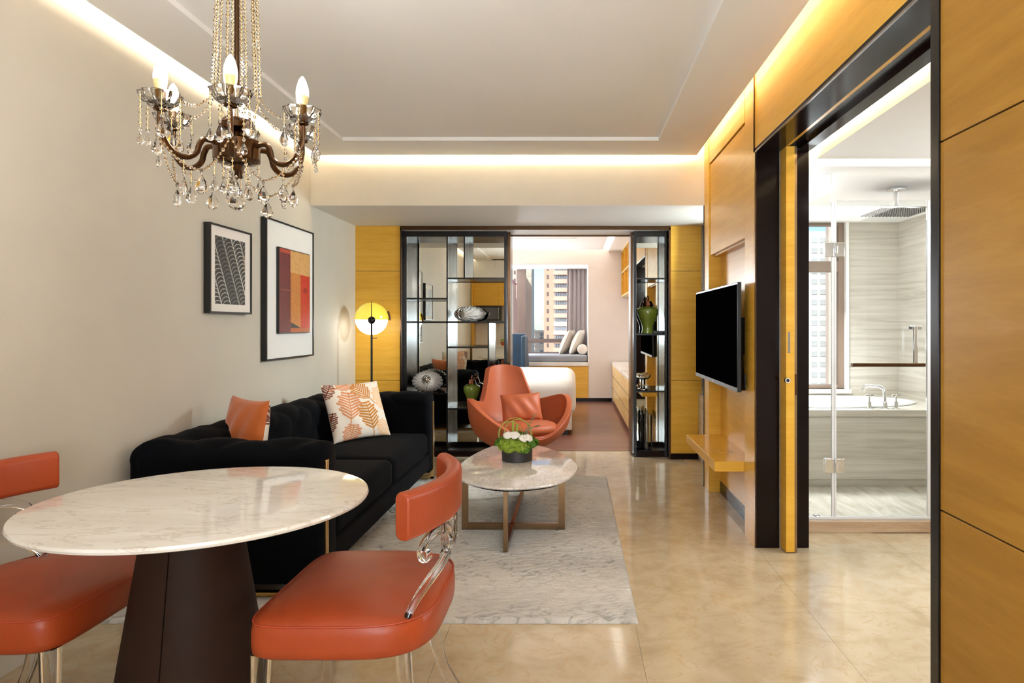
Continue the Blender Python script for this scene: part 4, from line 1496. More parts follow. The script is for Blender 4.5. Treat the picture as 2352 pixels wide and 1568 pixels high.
vs, fs = [], []
n = len(oc)
lay = [(0.03, 0.382), (0.006, 0.384), (0.0, 0.391), (0.004, 0.399), (0.008, 0.40)]
for d_, z_ in lay:
    vs += [(x_, y_, z_) for x_, y_ in sc_ol(d_)]
for i in range(len(lay) - 1):
    for k in range(n):
        k2 = (k + 1) % n
        fs.append((i * n + k, i * n + k2, (i + 1) * n + k2, (i + 1) * n + k))
fs.append(tuple(reversed(range(n))))
fs.append(tuple((len(lay) - 1) * n + k for k in range(n)))
MB().add(vs, fs).build('table_top', 'coffee_marble', ct, angle=40)
MB().prism(sc_ol(0.05), 0.366, 0.383).build('underboard', 'black_metal', ct)
yc = 4.27
MB().box(-0.695, -0.655, yc - .012, yc + .012, 0.024, 0.367).box(-0.09, -0.05, yc - .012, yc + .012, 0.024, 0.367).box(-0.655, -0.09, yc - .012, yc + .012, 0.024, 0.062).build('cross_frame', 'bronze_light', ct, 0.001)
MB().box(-0.392, -0.367, 3.835, 3.875, 0.024, 0.367).box(-0.392, -0.367, 5.08, 5.12, 0.024, 0.367).box(-0.392, -0.367, 3.875, 5.08, 0.024, 0.062).build('long_frame', 'bronze_light', ct, 0.001)

# ---- flower bowl
px_, py_, pz_ = -0.372, 4.55, 0.40
fa = thing('flower_bowl', 'low dark bowl of green hydrangea with white orchids on the coffee table', 'flower arrangement', (px_, py_, pz_))
MB().lathe([(0.098, 0), (0.101, 0.004), (0.102, 0.10), (0.096, 0.10), (0.094, 0.02), (0.01, 0.02)], n=40).build('bowl', 'pot_black', fa, world=False)
r2 = random.Random(11)


def clump(name, centre, rad, mat, nfl, size):
    mb_ = MB()
    for q in range(nfl):
        a, cz_ = r2.random() * 2 * pi, -0.25 + 1.25 * r2.random()
        s_ = sqrt(max(0, 1 - min(1, cz_ * cz_)))
        nrm = Vector((s_ * cos(a), s_ * sin(a), cz_)).normalized()
        rr = rad * (0.86 + 0.2 * r2.random())
        P = Vector(centre) + Vector((nrm.x * rr, nrm.y * rr, nrm.z * rr * 0.8))
        tx = nrm.orthogonal().normalized()
        ty = nrm.cross(tx)
        rot = r2.random() * 6.28
        for k in range(4):
            b_ = rot + k * pi / 2
            d_ = tx * cos(b_) + ty * sin(b_)
            e_ = tx * -sin(b_) + ty * cos(b_)
            s3 = size * (0.8 + 0.5 * r2.random())
            lift = nrm * s3 * (0.1 + 0.5 * r2.random())
            mb_.add([P, P + d_ * s3 * .6 + e_ * s3 * .42 + lift * .5, P + d_ * s3 * 1.1 + lift, P + d_ * s3 * .6 - e_ * s3 * .42 + lift * .5], [(0, 1, 2, 3)])
    mb_.ball(centre, rad * 0.86, rad * 0.86, rad * 0.7, 12, 8)
    o = mb_.build(name, mat, fa, world=False, angle=0)
    o['kind'] = 'stuff'


for nm, c_, rd, mt, nf in (('hydrangea_head', (-0.045, -0.07, 0.105), 0.068, 'leaf_green', 260), ('hydrangea_head', (0.025, -0.075, 0.10), 0.058, 'leaf_green', 220),
                           ('hydrangea_head', (0.085, -0.02, 0.115), 0.055, 'leaf_dark', 200), ('hydrangea_head', (-0.095, 0.0, 0.11), 0.05, 'leaf_dark', 200),
                           ('hydrangea_head', (0.0, 0.03, 0.125), 0.075, 'leaf_dark', 240), ('hydrangea_head', (0.055, -0.085, 0.08), 0.035, 'leaf_dark', 90)):
    clump(nm, c_, rd, mt, nf, 0.0105)


def orchid(c_, nrm, s_):
    nrm = Vector(nrm).normalized()
    tx = Vector((0, 0, 1)).cross(nrm).normalized()
    ty = nrm.cross(tx)
    core = MB().ball(c_, 0.009 * s_, n_ if False else 0.009 * s_, 0.009 * s_, 10, 6).build('orchid_bloom', 'leaf_pale', fa, world=False)
    for ang, L_, Wd in ((12, 0.064, 0.034), (168, 0.064, 0.034), (90, 0.040, 0.016), (215, 0.034, 0.013), (325, 0.034, 0.013)):
        a = radians(ang)
        d_ = tx * cos(a) + ty * sin(a)
        e_ = tx * -sin(a) + ty * cos(a)
        P = Vector(c_)

        def fn(u, v):
            q = u
            w_ = Wd * s_ * sin(pi * min(1, q ** 0.75 * 0.98 + 0.02)) ** 0.55
            return P + d_ * (L_ * s_ * q) + e_ * ((v - .5) * 2 * w_) + nrm * (0.010 * s_ * sin(q * pi) + 0.006 * (1 - (2 * v - 1) ** 2) * s_)
        MB().grid(fn, 8, 6).build('petal', 'orchid_white', core, world=False, angle=80, solid=0.0015)


orchid((-0.03, -0.095, 0.172), (-0.1, -0.7, 0.75), 0.92)
orchid((0.066, -0.10, 0.155), (0.5, -0.6, 0.65), 0.85)
for rr, cx_, zz, tilt in ((0.112, -0.015, 0.165, 0.35), (0.085, -0.045, 0.17, -0.2), (0.098, 0.005, 0.172, 0.1)):
    pts = []
    for k in range(22):
        a = radians(-35 + 250 * k / 21)
        pts.append((cx_ - rr * cos(a) * 0.95, 0.01 + tilt * rr * sin(a) * 0.5, zz + rr * sin(a)))
    MB().tube(pts, 0.0025, 6, up=(0, 1, 0)).build('grass_loop', 'leaf_pale', fa, world=False)
for x_, h_ in ((-0.028, 0.265), (-0.002, 0.245)):
    MB().lathe([(0.003, 0.14), (0.008, 0.17), (0.009, h_ - .04), (0.006, h_ - .01), (0.001, h_)], (x_, 0.01, 0), 8).build('flower_spike', 'leaf_pale', fa, world=False, angle=0)
for x_, x2, h_ in ((0.055, 0.115, 0.30), (0.06, 0.15, 0.23)):
    sp_ = catmull([(x_, 0.0, 0.13), (x_ + .012, 0.0, 0.2), (x2, -0.01, h_)], 7)
    st_ = MB().tube(sp_, 0.0012, 5, up=(0, 1, 0)).build('eucalyptus_stem', 'leaf_grey', fa, world=False)
    mb = MB()
    for k, p in enumerate(sp_[2:]):
        for sg in (-1, 1):
            mb.ball((p.x + sg * 0.008, p.y, p.z + 0.002), 0.0065, 0.0012, 0.0026, 8, 5)
    mb.build('leaf_row', 'leaf_grey', st_, world=False)

# ================================================================== ARMCHAIR
ac = thing('armchair', 'orange leather swivel egg armchair facing the coffee table', 'armchair', (-0.46, 6.03, 0), radians(27))
HB = 0.925


def rim(phi):
    """height of the shell's rim; phi in degrees from the back"""
    p = abs(phi)
    back = HB - 0.02 * (p / 30) ** 2
    arm = 0.60 + 0.065 * exp(-((p - 84) / 24) ** 2) - 0.25 * sstep(82, 168, p)
    k = sstep(34, 47, p)
    return back * (1 - k) + arm * k


def shell_pt(phi, v, infl=0.0):
    p = abs(phi)
    a = radians(phi)
    h = rim(phi)
    zb = 0.215
    R = 0.355 + 0.10 * exp(-((p - 88) / 40) ** 2) + 0.015 * sstep(120, 180, p)
    hh = v ** 1.55
    z_ = zb + (h - zb) * hh
    zr = (z_ - zb)
    rad = R * (1 - (1 - min(1, zr / 0.30)) ** 2.2) ** 0.5 if zr < 0.30 else R
    rad = rad + infl
    x_ = sin(a) * rad
    y_ = cos(a) * rad
    # back leans back and narrows, arms flare
    bk = max(0.0, cos(a))
    y_ += 0.24 * max(0, z_ - 0.42) * bk
    x_ *= 1 - 0.18 * sstep(0.50, 0.93, z_) * (1 - sstep(40, 70, p))
    x_ *= 0.95 + 0.05 * sstep(0.40, 0.66, z_) * sstep(50, 90, p)
    return (x_, y_, z_)


NPH, NV = 200, 26
sh_ = MB().grid(lambda u, v: shell_pt(-180 + 360 * u, 0.02 + 0.98 * v), NPH, NV, closed_u=True)
sh_.f.append(tuple(range(NPH)))
sh_.build('shell', 'armchair_leather', ac, world=False, angle=80, solid=0.05, bevel=0.012, segs=3)
rimp = [shell_pt(-180 + 360 * k / 200, 1.0) for k in range(200)]
MB().tube([(x_ * 1.045, y_ * 1.045, z_ - .004) for x_, y_, z_ in rimp], 0.004, 6, closed=True).build('rim_piping', 'piping_thread', ac, world=False)
mb = MB()


def seatpad(d, a, t_):
    return 1.0


mb.grid(lambda u, v: (0, 0, 0), 1, 1)
mb = MB()
vs, fs = [], []
rings = [(0.3, 0.345), (0.9, 0.35), (1.0, 0.375), (1.0, 0.40), (0.95, 0.425), (0.8, 0.445), (0.5, 0.458), (0.05, 0.46)]
n = 48
for k, z_ in rings:
    for i in range(n):
        a = 2 * pi * i / n
        vs.append((0.315 * k * ssin(cos(a), 0.85), -0.03 + 0.30 * k * ssin(sin(a), 0.85), z_ - 0.03 * (k * sin(a) * .5)))
for i in range(len(rings) - 1):
    for k in range(n):
        k2 = (k + 1) % n
        fs.append((i * n + k, i * n + k2, (i + 1) * n + k2, (i + 1) * n + k))
fs.append(tuple(range(n)))
fs.append(tuple((len(rings) - 1) * n + k for k in reversed(range(n))))
mb.add(vs, fs).build('seat_cushion', 'armchair_leather', ac, world=False, angle=60)
MB().cyl((0, 0, 0.03), (0, 0, 0.24), 0.03, 0.03, 20).build('column', 'chrome', ac, world=False)
MB().lathe([(0.25, 0), (0.25, 0.01), (0.22, 0.018), (0.05, 0.03), (0.03, 0.05)], n=40).build('base_plate', 'chrome', ac, world=False)
al = thing('lumbar_pillow', 'small orange leather pillow resting in the armchair', 'pillow', (-0.46, 6.10, 0.565))
pillow_mesh(0.37, 0.25, 0.11, 30, 24, pinch=0.04).build('cover', 'armchair_leather', al, world=False, angle=80)
place_pillow(al, -0.30, radians(20), -0.03)

# ================================================================== CHANDELIER
HX, HY, HZ = -0.965, 1.96, 1.808
ch = thing('chandelier', 'bronze six-arm chandelier with candle bulbs and crystal drops above the dining table', 'chandelier', (HX, HY, HZ))
ch.scale = (0.867, 0.867, 0.867)
RA = 0.232
rc = random.Random(5)


def V(a, r, z_):
    return Vector((r * cos(a), r * sin(a), z_))


MB().cyl((0, 0, 0.03), (0, 0, 0.955), 0.0085, 0.0085, 12).build('rod', 'bronze', ch, world=False)
MB().lathe([(0.07, 0.985), (0.07, 0.965), (0.03, 0.94)], n=24).build('ceiling_canopy', 'bronze', ch, world=False)
MB().lathe([(0.012, 0.10), (0.045, 0.092), (0.056, 0.078), (0.05, 0.062), (0.02, 0.05), (0.015, 0.04)], n=28).build('upper_cup', 'bronze', ch, world=False)
MB().lathe([(0.030, -0.058), (0.062, -0.05), (0.072, -0.04), (0.072, 0.022), (0.064, 0.028), (0.02, 0.032)], n=32).build('hub', 'bronze', ch, world=False)
MB().lathe([(0.002, -0.105), (0.010, -0.095), (0.006, -0.08), (0.014, -0.068), (0.02, -0.058)], n=16).build('finial', 'bronze', ch, world=False)


def bead_mesh(mb_, P, r):
    mb_.ball((P[0], P[1], P[2]), r, r, r, 6, 4)


def strand(p, q, sag, name='bead_strand', r=0.0052, step=0.0135, parent=None, wire=True):
    p, q = Vector(p), Vector(q)
    pts = []
    L_ = (q - p).length + abs(sag) * 1.2
    n_ = max(3, int(L_ / step))
    mb_ = MB()
    for k in range(n_ + 1):
        t_ = k / n_
        P = p.lerp(q, t_) - Vector((0, 0, 4 * sag * t_ * (1 - t_)))
        pts.append(P)
        rr = r * (1.0 + 0.4 * (k % 3 == 0))
        mb_.ball(P, rr, rr, rr * 0.9, 6, 4)
    o = mb_.build(name, 'crystal', ch, world=False, angle=0)
    if wire:
        MB().tube(pts, 0.0009, 4, up=(0.3, 0.9, 0)).build('wire', 'brass', o, world=False)
    return o


DROPS = {}


def drop(P, L_, Wd, name='crystal_drop'):
    L_, Wd = L_ * 1.15, Wd * 1.2
    key = (round(L_, 3), round(Wd, 3))
    if key not in DROPS:
        pr_ = [(0.06, 0.0), (0.14, -0.12), (0.34, -0.36), (0.49, -0.60), (0.50, -0.72), (0.40, -0.87), (0.18, -0.97), (0.02, -1.0)]
        mb_ = MB().lathe([(a * Wd, b_ * L_) for a, b_ in pr_], n=8, sy=0.62)
        mb_.ball((0, 0, 0.008), 0.0055, nu=6, nv=4)
        me = mb_.mesh('crystal_drop', angle=0)
        me.materials.append(M['crystal'])
        DROPS[key] = me
    o = bpy.data.objects.new(name, DROPS[key])
    COL.objects.link(o)
    o.parent = ch
    o.location = P
    o.rotation_euler = (0, 0, rc.random() * 3)
    return o


DZ = 0.072                     # dish height over the hub centre
flat = rrect(0.017, 0.015, 0.005, 2)
for k in range(6):
    a = radians(-8 + 60 * k)
    pts = catmull([V(a, 0.05, 0.0), V(a, 0.10, 0.008), V(a, 0.118, -0.012), V(a, 0.128, -0.042), V(a, 0.155, -0.06), V(a, 0.19, -0.055), V(a, 0.218, -0.025), V(a, RA, 0.02), V(a, RA, DZ)], 6)
    MB().sweep(pts, flat, up=(0, 0, 1) if False else tuple(V(a + pi / 2, 1, 0))).build('arm', 'bronze', ch, world=False, angle=40)
    c_ = V(a, RA, 0)
    # scalloped glass dish
    pr_ = [(0.016, DZ), (0.03, DZ + .004), (0.045, DZ + .016), (0.054, DZ + .032), (0.058, DZ + .045), (0.054, DZ + .045), (0.048, DZ + .030), (0.038, DZ + .016), (0.016, DZ + .010)]
    MB().lathe(pr_, c_, 40, fn=lambda r, q, i: r * (1 + (0.07 if 2 <= i <= 7 else 0.0) * cos(q * 10))).build('bobeche', 'dish_glass', ch, world=False, angle=25)
    MB().lathe([(0.012, DZ - .008), (0.020, DZ - .004), (0.020, DZ), (0.012, DZ + .002)], c_, 20).build('drip_pan', 'bronze', ch, world=False)
    MB().lathe([(0.0155, DZ), (0.0155, DZ + .056), (0.012, DZ + .058)], c_, 20).build('candle_sleeve', 'bronze', ch, world=False)
    bl = MB().lathe([(0.014, DZ + .056), (0.018, DZ + .07), (0.0198, DZ + .082), (0.0199, DZ + .088)], c_, 20).build('bulb_base', 'bulb_cream', ch, world=False, angle=60)
    MB().lathe([(0.0195, DZ + .088), (0.0195, DZ + .10), (0.017, DZ + .118), (0.011, DZ + .138), (0.004, DZ + .150), (0.0005, DZ + .153)], c_, 20).build('bulb', 'bulb_glow', ch, world=False, angle=60)
    # strings hanging from the dish
    for j, (da, ln) in enumerate(((0.0, 0.085), (1.26, 0.06), (2.5, 0.095), (3.77, 0.05), (5.0, 0.075))):
        p = c_ + V(a + da, 0.055, DZ + .038)
        q = p + Vector((0, 0, -ln - 0.03 * rc.random()))
        strand(p, q, 0.0, r=0.0048, step=0.014)
        drop(q + Vector((0, 0, -0.012)), 0.034 + 0.016 * (j % 2), 0.020 + 0.010 * (j % 2))
    # swag from the rod strands to the dish and between dishes
    strand(V(a + 0.1, 0.078, 0.16), c_ + V(a + 2.6, 0.05, DZ + .035), 0.03, r=0.0048, step=0.014)
    a2 = radians(-8 + 60 * (k + 1))
    p, q = V(a, RA, -0.02), V(a2, RA, -0.02)
    mid_ = (p + q) / 2 * 0.86 + Vector((0, 0, -0.095 - 0.02 * (k % 2)))
    strand(p, mid_, 0.02, r=0.0045, step=0.014)
    strand(mid_, q, 0.02, r=0.0045, step=0.014)
    drop(mid_ + Vector((0, 0, -0.014)), 0.052, 0.034)
    # long drop below each arm and around the hub
    p = V(a, 0.165, -0.062)
    strand(p, p + Vector((0, 0, -0.05)), 0, r=0.0045)
    drop(p + Vector((0, 0, -0.062)), 0.05, 0.031)
    p = V(a + 0.5, 0.066, -0.045)
    strand(p, p + Vector((0, 0, -0.05 - 0.015 * (k % 3))), 0, r=0.0045)
    drop(p + Vector((0, 0, -0.062 - 0.015 * (k % 3))), 0.036, 0.022)
drop(Vector((0.0, 0, -0.135)), 0.062, 0.045)
drop(Vector((0.012, -0.03, -0.11)), 0.056, 0.042)
for k in range(10):
    a = radians(20 + 36 * k)
    strand(V(a, 0.046, 0.94), V(a, 0.072, 0.17), 0.0, r=0.0056, step=0.0125)
for k in range(5):
    a = radians(20 + 72 * k)
    strand(V(a, 0.072, 0.17), V(a, 0.05, 0.09), -0.012, r=0.0048, step=0.013)

# ================================================================== BEDROOM FURNITURE
bd = thing('bed', 'wide bed with smooth white linen seen past the armchair', 'bed', (-1.0, 9.1, 0))
softbox('mattress', -2.9, 0.035, 7.99, 10.15, 0.21, 0.672, 0.13, 'white_linen', bd, 0.03, 22)
piece('base', -2.9, -0.01, 8.04, 10.1, 0.06, 0.26, 'counter_stone', bd, 0.01)
piece('plinth', -2.8, -0.06, 8.08, 10.05, 0, 0.06, 'black_metal', bd)
piece('headboard', -3.0, -2.9, 7.9, 10.25, 0.1, 1.15, 'blue_fabric', bd, 0.02)
tag(softbox('window_seat_cushion', -2.45, 0.245, 11.60, 12.46, 0.669, 0.79, 0.04, 'seat_grey_fabric', None, 0.0, 18), 'long grey box cushion on the window seat', 'cushion')
wing = thing('wing_chair', 'blue upholstered wing chair behind the bed by the window', 'armchair', (-1.12, 10.75, 0), radians(-8))
softbox('seat', -0.32, 0.32, -0.32, 0.30, 0.26, 0.46, 0.05, 'blue_fabric', wing, 0.02, 10).location -= Vector((0, 0, 0))
for o_ in list(wing.children):
    bpy.data.objects.remove(o_)


def wpart(name, mb_):
    return mb_.build(name, 'blue_fabric', wing, world=False, angle=60, bevel=0.03, segs=3)


wpart('seat', MB().box(-0.30, 0.30, -0.30, 0.32, 0.26, 0.46))
wpart('backrest', MB().add([(-0.33, 0.26, 0.3), (0.33, 0.26, 0.3), (0.33, 0.38, 0.3), (-0.33, 0.38, 0.3), (-0.30, 0.34, 1.16), (0.30, 0.34, 1.16), (0.30, 0.44, 1.16), (-0.30, 0.44, 1.16)],
                           [(0, 1, 2, 3), (4, 7, 6, 5), (0, 4, 5, 1), (1, 5, 6, 2), (2, 6, 7, 3), (3, 7, 4, 0)]))
for sx in (-1, 1):
    wpart('wing', MB().add([(sx * .30, -0.02, 0.62), (sx * .37, -0.02, 0.62), (sx * .37, 0.36, 0.62), (sx * .30, 0.36, 0.62), (sx * .28, 0.12, 1.13), (sx * .34, 0.12, 1.13), (sx * .33, 0.42, 1.13), (sx * .27, 0.42, 1.13)],
                           [(0, 1, 2, 3), (4, 7, 6, 5), (0, 4, 5, 1), (1, 5, 6, 2), (2, 6, 7, 3), (3, 7, 4, 0)]))
    wpart('arm', MB().box(sx * 0.335 - 0.045, sx * 0.335 + 0.045, -0.32, 0.34, 0.22, 0.64))
    for sy in (-0.26, 0.30):
        MB().cyl((sx * 0.28, sy, 0.0), (sx * 0.28, sy, 0.27), 0.014, 0.022, 10).build('leg', 'dark_lacquer', wing, world=False)

for lab, x_, y_, mt, rot, ry in (('taupe pillow leaning left of the cream one on the window seat', -0.10, 12.10, 'pillow_taupe', 78, -0.36), ('cream pillow leaning between the taupe one and the bolster', 0.075, 12.02, 'pillow_cream', 80, -0.38)):
    p_ = thing('window_seat_pillow', lab, 'pillow', (x_, y_, 1.00), 0, 'pillows on the window seat')
    pillow_mesh(0.44, 0.46, 0.17, 26, 26, pinch=0.05).build('cover', mt, p_, world=False, angle=80)
    mb_ = MB()
    k_ = []
    for q in range(80):
        s_ = q / 80 * 4
        i_, f_ = int(s_), s_ - int(s_)
        a, b_ = [(-1 + 2 * f_, -1), (1, -1 + 2 * f_), (1 - 2 * f_, 1), (-1, 1 - 2 * f_)][i_]
        k_.append((a * .22 * (1 - .05 * (1 - b_ * b_)), 0, b_ * .23 * (1 - .05 * (1 - a * a))))
    mb_.tube(k_, 0.006, 6, closed=True, up=(0, 1, 0)).build('piping', mt, p_, world=False)
    p_.rotation_euler = (radians(24), 0, radians(rot))
bo = thing('bolster', 'round cream bolster at the end of the window seat', 'bolster', (0.165, 11.72, 0.79))
MB().lathe([(0.0, -0.0), (0.07, 0.0), (0.085, 0.015), (0.088, 0.05), (0.088, 0.38), (0.085, 0.42), (0.07, 0.43), (0.0, 0.43)], n=32, cap0=False, cap1=False) \
    .xf(Matrix.Translation((0, 0, 0.088)) @ Matrix.Rotation(-pi / 2, 4, 'X')).build('roll', 'bolster_cream', bo, world=False, angle=50)
MB().ball((0, -0.002, 0.088), 0.008, 0.004, 0.008, 10, 6).build('button', 'pillow_taupe', bo, world=False)

cu = thing('curtain', 'taupe pleated curtain drawn to the right of the bay window', 'curtain', (0.07, 12.36, 0.79))


def curt(u, v):
    x_ = -0.105 + 0.345 * u
    amp = 0.035 * (0.75 + 0.25 * v)
    ph = u * 2 * pi * 4.6
    return (x_ + 0.02 * sin(ph * 2 + .4) * 0.4 - 0.012 * (1 - v) * (1 - u), 12.37 + amp * sin(ph), 0.792 + 1.525 * v)


MB().grid(curt, 110, 14).build('drape', 'curtain_taupe', cu, angle=80, solid=0.006)
piece('curtain_track', -0.9, 0.25, 12.35, 12.39, 2.312, 2.326, 'aluminium_white', cu)

# low drawer cabinet along the bedroom wall
kb = thing('drawer_cabinet', 'low pale veneer drawer cabinet with white stone top along the bedroom wall', 'cabinet', (0.9, 9.9, 0))
piece('carcass', 0.678, 1.138, 8.10, 11.575, 0.06, 0.63, 'pale_wood', kb)
piece('toe_kick', 0.70, 1.138, 8.10, 11.57, 0.0, 0.06, 'dark_lacquer', kb)
piece('stone_top', 0.655, 1.138, 8.06, 11.58, 0.632, 0.68, 'counter_stone', kb, 0.003)
ysx = [8.10 + k * (11.575 - 8.10) / 6 for k in range(7)]
for k in range(6):
    for za, zb in ((0.07, 0.25), (0.268, 0.44), (0.458, 0.628)):
        d_ = piece('drawer', 0.660, 0.679, ysx[k] + .003, ysx[k + 1] - .003, za, zb, 'pale_wood', kb, 0.001)
        piece('finger_groove', 0.664, 0.679, ysx[k] + .003, ysx[k + 1] - .003, zb, zb + 0.014, 'dark_lacquer', d_)

us = thing('wall_shelf', 'yellow open box shelves hanging on the bedroom wall', 'shelf', (1.0, 9.8, 1.77))
piece('back_panel', 1.128, 1.139, 8.2, 11.55, 1.77, 2.545, 'yellow_wood', us)
for zz in (1.77, 2.155, 2.520):
    piece('shelf_board', 0.815, 1.128, 8.2, 11.55, zz, zz + 0.026, 'pale_wood', us, 0.001)
for yy in (8.2, 8.86, 9.54, 10.2, 10.87, 11.524):
    piece('upright', 0.817, 1.128, yy, yy + 0.026, 1.796, 2.52, 'yellow_wood', us)
struct('trim_4', MB().box(0.60, 0.93, 7.06, 7.12, 0, 2.545), 'pale_wood', 'pale casing behind the narrow rack', 'casing')

# ================================================================== KITCHENETTE (behind the viewer, seen in the rack mirror)
kc = thing('wall_cabinet', 'yellow veneer wall cabinet behind the viewer seen in the rack mirror', 'cabinet', (-1.5, -0.4, 1.70))
piece('carcass', -2.06, -0.92, -0.498, -0.20, 1.70, 2.19, 'yellow_wood', kc)
for xa, xb in ((-2.06, -1.55), (-1.547, -0.92)):
    piece('door', xa, xb, -0.20, -0.182, 1.705, 2.185, 'yellow_wood', kc, 0.001)
piece('side_panel', -2.10, -2.062, -0.498, -0.10, 0.0, 2.19, 'yellow_wood', kc)
struct('trim_5', MB().box(-2.11, -0.9, -0.5, -0.15, 2.19, 2.64), 'white_paint', 'white bulkhead above the kitchenette cabinet', 'bulkhead')
mo = thing('microwave', 'black framed microwave under the wall cabinet seen in the rack mirror', 'microwave', (-1.76, -0.32, 1.40))
piece('housing', -2.03, -1.50, -0.49, -0.20, 1.385, 1.695, 'plastic_black', mo, 0.004)
piece('door_glass', -1.985, -1.56, -0.20, -0.194, 1.42, 1.66, 'plastic_grey', mo)
piece('handle', -1.552, -1.536, -0.20, -0.17, 1.42, 1.66, 'chrome', mo, 0.003)
kcu = thing('base_cabinet', 'white base cabinet with stone top behind the viewer', 'cabinet', (-1.5, -0.3, 0))
piece('carcass', -2.06, -0.92, -0.498, 0.02, 0.08, 0.84, 'white_paint', kcu)
piece('stone_top', -2.06, -0.90, -0.498, 0.04, 0.84, 0.87, 'counter_stone', kcu, 0.002)
piece('splashback', -2.06, -0.92, -0.499, -0.485, 0.87, 1.70, 'counter_stone', kcu)
pf = thing('potted_plant', 'little green plant in a terracotta pot on the kitchenette counter', 'plant', (-1.45, -0.16, 0.87))
MB().lathe([(0.035, 0), (0.05, 0.07), (0.052, 0.08), (0.044, 0.08), (0.04, 0.06)], n=20).build('pot', 'terracotta', pf, world=False)
mb = MB()
for k in range(60):
    a, e_ = rc.random() * 6.28, rc.random() * 1.3
    P = Vector((0.045 * cos(a) * cos(e_), 0.045 * sin(a) * cos(e_), 0.085 + 0.05 * sin(e_)))
    mb.ball(P, 0.014, 0.014, 0.007, 6, 4)
mb.build('foliage', 'leaf_green', pf, world=False)['kind'] = 'stuff'

# ================================================================== CITY OUTSIDE
struct('ground', MB().box(-600, 600, 20, 1500, -46, -45), 'city_ground', 'city ground far below', 'ground')


def block(name, label, x0, x1, y0, y1, z0, z1, mat, wins=None, group='buildings outside the windows'):
    t = thing(name, label, 'building', ((x0 + x1) / 2, (y0 + y1) / 2, z0), group=group)
    piece('walls', x0, x1, y0, y1, z0, z1, mat, t)
    if wins:
        nx, nz, za, zb, ww, wh, wm = wins
        me = MB().box(-ww / 2, ww / 2, -0.25, 0.05, -wh / 2, wh / 2).mesh('window', angle=0)
        me.materials.append(M[wm])
        for i in range(nx):
            for j in range(nz):
                share('window', me, (x0 + (x1 - x0) * (i + 0.5) / nx, y0, za + (zb - za) * (j + 0.5) / max(1, nz)), t)
    return t


D = 240.0
tw_ = thing('apartment_tower', 'pink apartment tower with curved balconies seen through the bay window', 'building', (-3, D + 6, -45), group='buildings outside the windows')
tx0, tx1 = -10.2, 9.0
piece('walls', tx0, tx1, D, D + 16, -45, 42, 'tower_pink', tw_)
me_s = MB().box(-0.32, 0.32, -0.3, 0.05, -0.65, 0.65).mesh('window', angle=0)
me_s.materials.append(M['city_glass_dark'])
bal = MB()
arcp = [(-6.9 + 6.4 * k / 12, -1.2 * sin(pi * (k + 1.5) / 15)) for k in range(13)]
bal.prism([(a, b_) for a, b_ in arcp] + [(-0.5, 0.2), (-6.9, 0.2)], -0.75, 0.75)
me_b = bal.mesh('balcony', angle=30)
me_b.materials.append(M['tower_balcony'])
me_p = MB().box(-0.30, 0.30, -0.12, 0.05, -0.62, 0.62).mesh('pane', angle=0)
me_p.materials.append(M['city_glass'])
me_g = MB().box(-0.9, 0.9, -0.2, 0.05, -0.75, 0.75).mesh('window', angle=0)
me_g.materials.append(M['city_glass'])
for k in range(-8, 13):
    zf = 1.6 + 3.0 * k
    if zf < -22:
        continue
    share('window', me_s, (-8.9, D, zf + 1.6), tw_)
    b_ = share('balcony', me_b, (0, D, zf), tw_)
    for q in range(6):
        share('pane', me_p, (-6.1 + q * 0.75, D - 0.35, zf + 1.45), b_)
    for q in range(2):
        share('window', me_g, (0.9 + q * 2.2, D, zf + 1.45), tw_)
block('office_tower', 'tall pale office tower left of the pink apartment tower', -20.5, -16.4, 270, 290, -45, 60, 'city_pale', (4, 30, -30, 58, 0.55, 1.6, 'city_pale'))
block('office_tower', 'rose coloured block behind the window post', -26.5, -20.6, 250, 268, -45, 24, 'city_rose', (4, 18, -30, 22, 0.6, 1.2, 'city_glass_dark'))
rb = thing('pitched_roof_block', 'block with a mauve pitched roof at the left window edge', 'building', (-24.6, 236, -45), group='buildings outside the windows')
piece('walls', -26.6, -20.2, 230, 242, -45, 15.6, 'city_rose', rb)
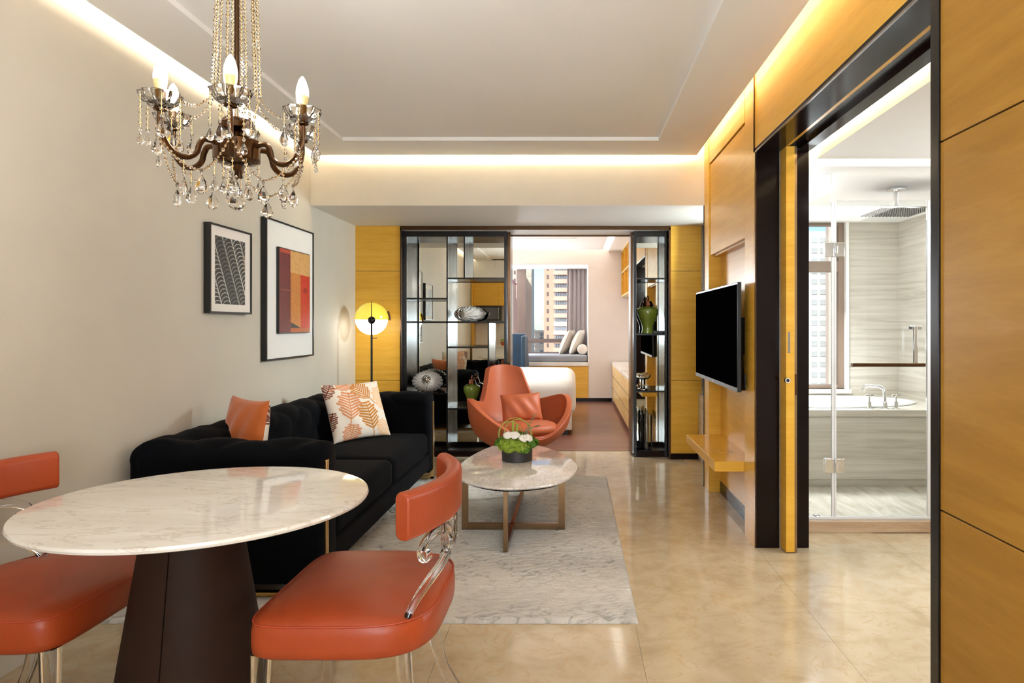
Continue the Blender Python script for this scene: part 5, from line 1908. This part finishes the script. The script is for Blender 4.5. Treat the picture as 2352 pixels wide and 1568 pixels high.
MB().add([(-27, 229, 15.6), (-19.8, 229, 15.6), (-19.8, 243, 15.6), (-27, 243, 15.6), (-23.4, 236, 20)], [(0, 1, 4), (1, 2, 4), (2, 3, 4), (3, 0, 4), (0, 3, 2, 1)]).build('roof', 'city_roof', rb, angle=0)
ph_ = thing('classical_building', 'pale classical building with arched windows below the skyline', 'building', (-15, 305, -45), group='buildings outside the windows')
piece('walls', -19.8, -11.6, 300, 320, -45, -1.6, 'city_pale', ph_)
piece('cornice', -20.1, -11.4, 299.4, 320, -1.9, -1.1, 'city_pale', ph_)
piece('cornice', -20.1, -11.4, 299.4, 320, -8.0, -7.4, 'city_pale', ph_)
for x_ in (-17.6, -13.8):
    o_ = MB().box(x_ - .75, x_ + .75, 299.7, 300.1, -7.0, -4.4)
    o_.lathe([(0.75, 0), (0.75, 0.4)], n=20).xf(Matrix.Identity(4))
    MB().box(x_ - .75, x_ + .75, 299.7, 300.1, -6.8, -4.6).cyl((x_, 299.7, -4.6), (x_, 300.1, -4.6), 0.75, 0.75, 20).build('window', 'city_glass', ph_)
    MB().cyl((x_, 299.7, -2.9), (x_, 300.1, -2.9), 0.7, 0.7, 16).build('window', 'city_glass', ph_)
    for q in range(3):
        piece('window', x_ - .7, x_ + .7, 299.7, 300.1, -11.5 - 3 * q, -9.8 - 3 * q, 'city_glass', ph_)
MB().cyl((-12.6, 312, -1.5), (-12.6, 312, 4.5), 1.5, 1.5, 20).ball((-12.6, 312, 5.0), 1.7, 1.7, 2.4, 18, 12).build('dome_tower', 'city_pale', ph_)
block('distant_block', 'small rose block between the towers at the skyline', -23.5, -19.0, 330, 345, -45, -1.0, 'city_rose', (4, 8, -30, -2, 0.7, 1.3, 'city_glass_dark'))
# towers outside the bathroom window
block('white_tower', 'white gridded tower outside the bathroom window', 58, 67, 180, 200, -45, 26, 'city_white', (4, 18, -24, 25, 1.5, 1.3, 'city_pane_pale'))
block('beige_tower', 'plain beige tower at the right of the bathroom window', 65.9, 86, 176, 178, -45, 60, 'city_rose')
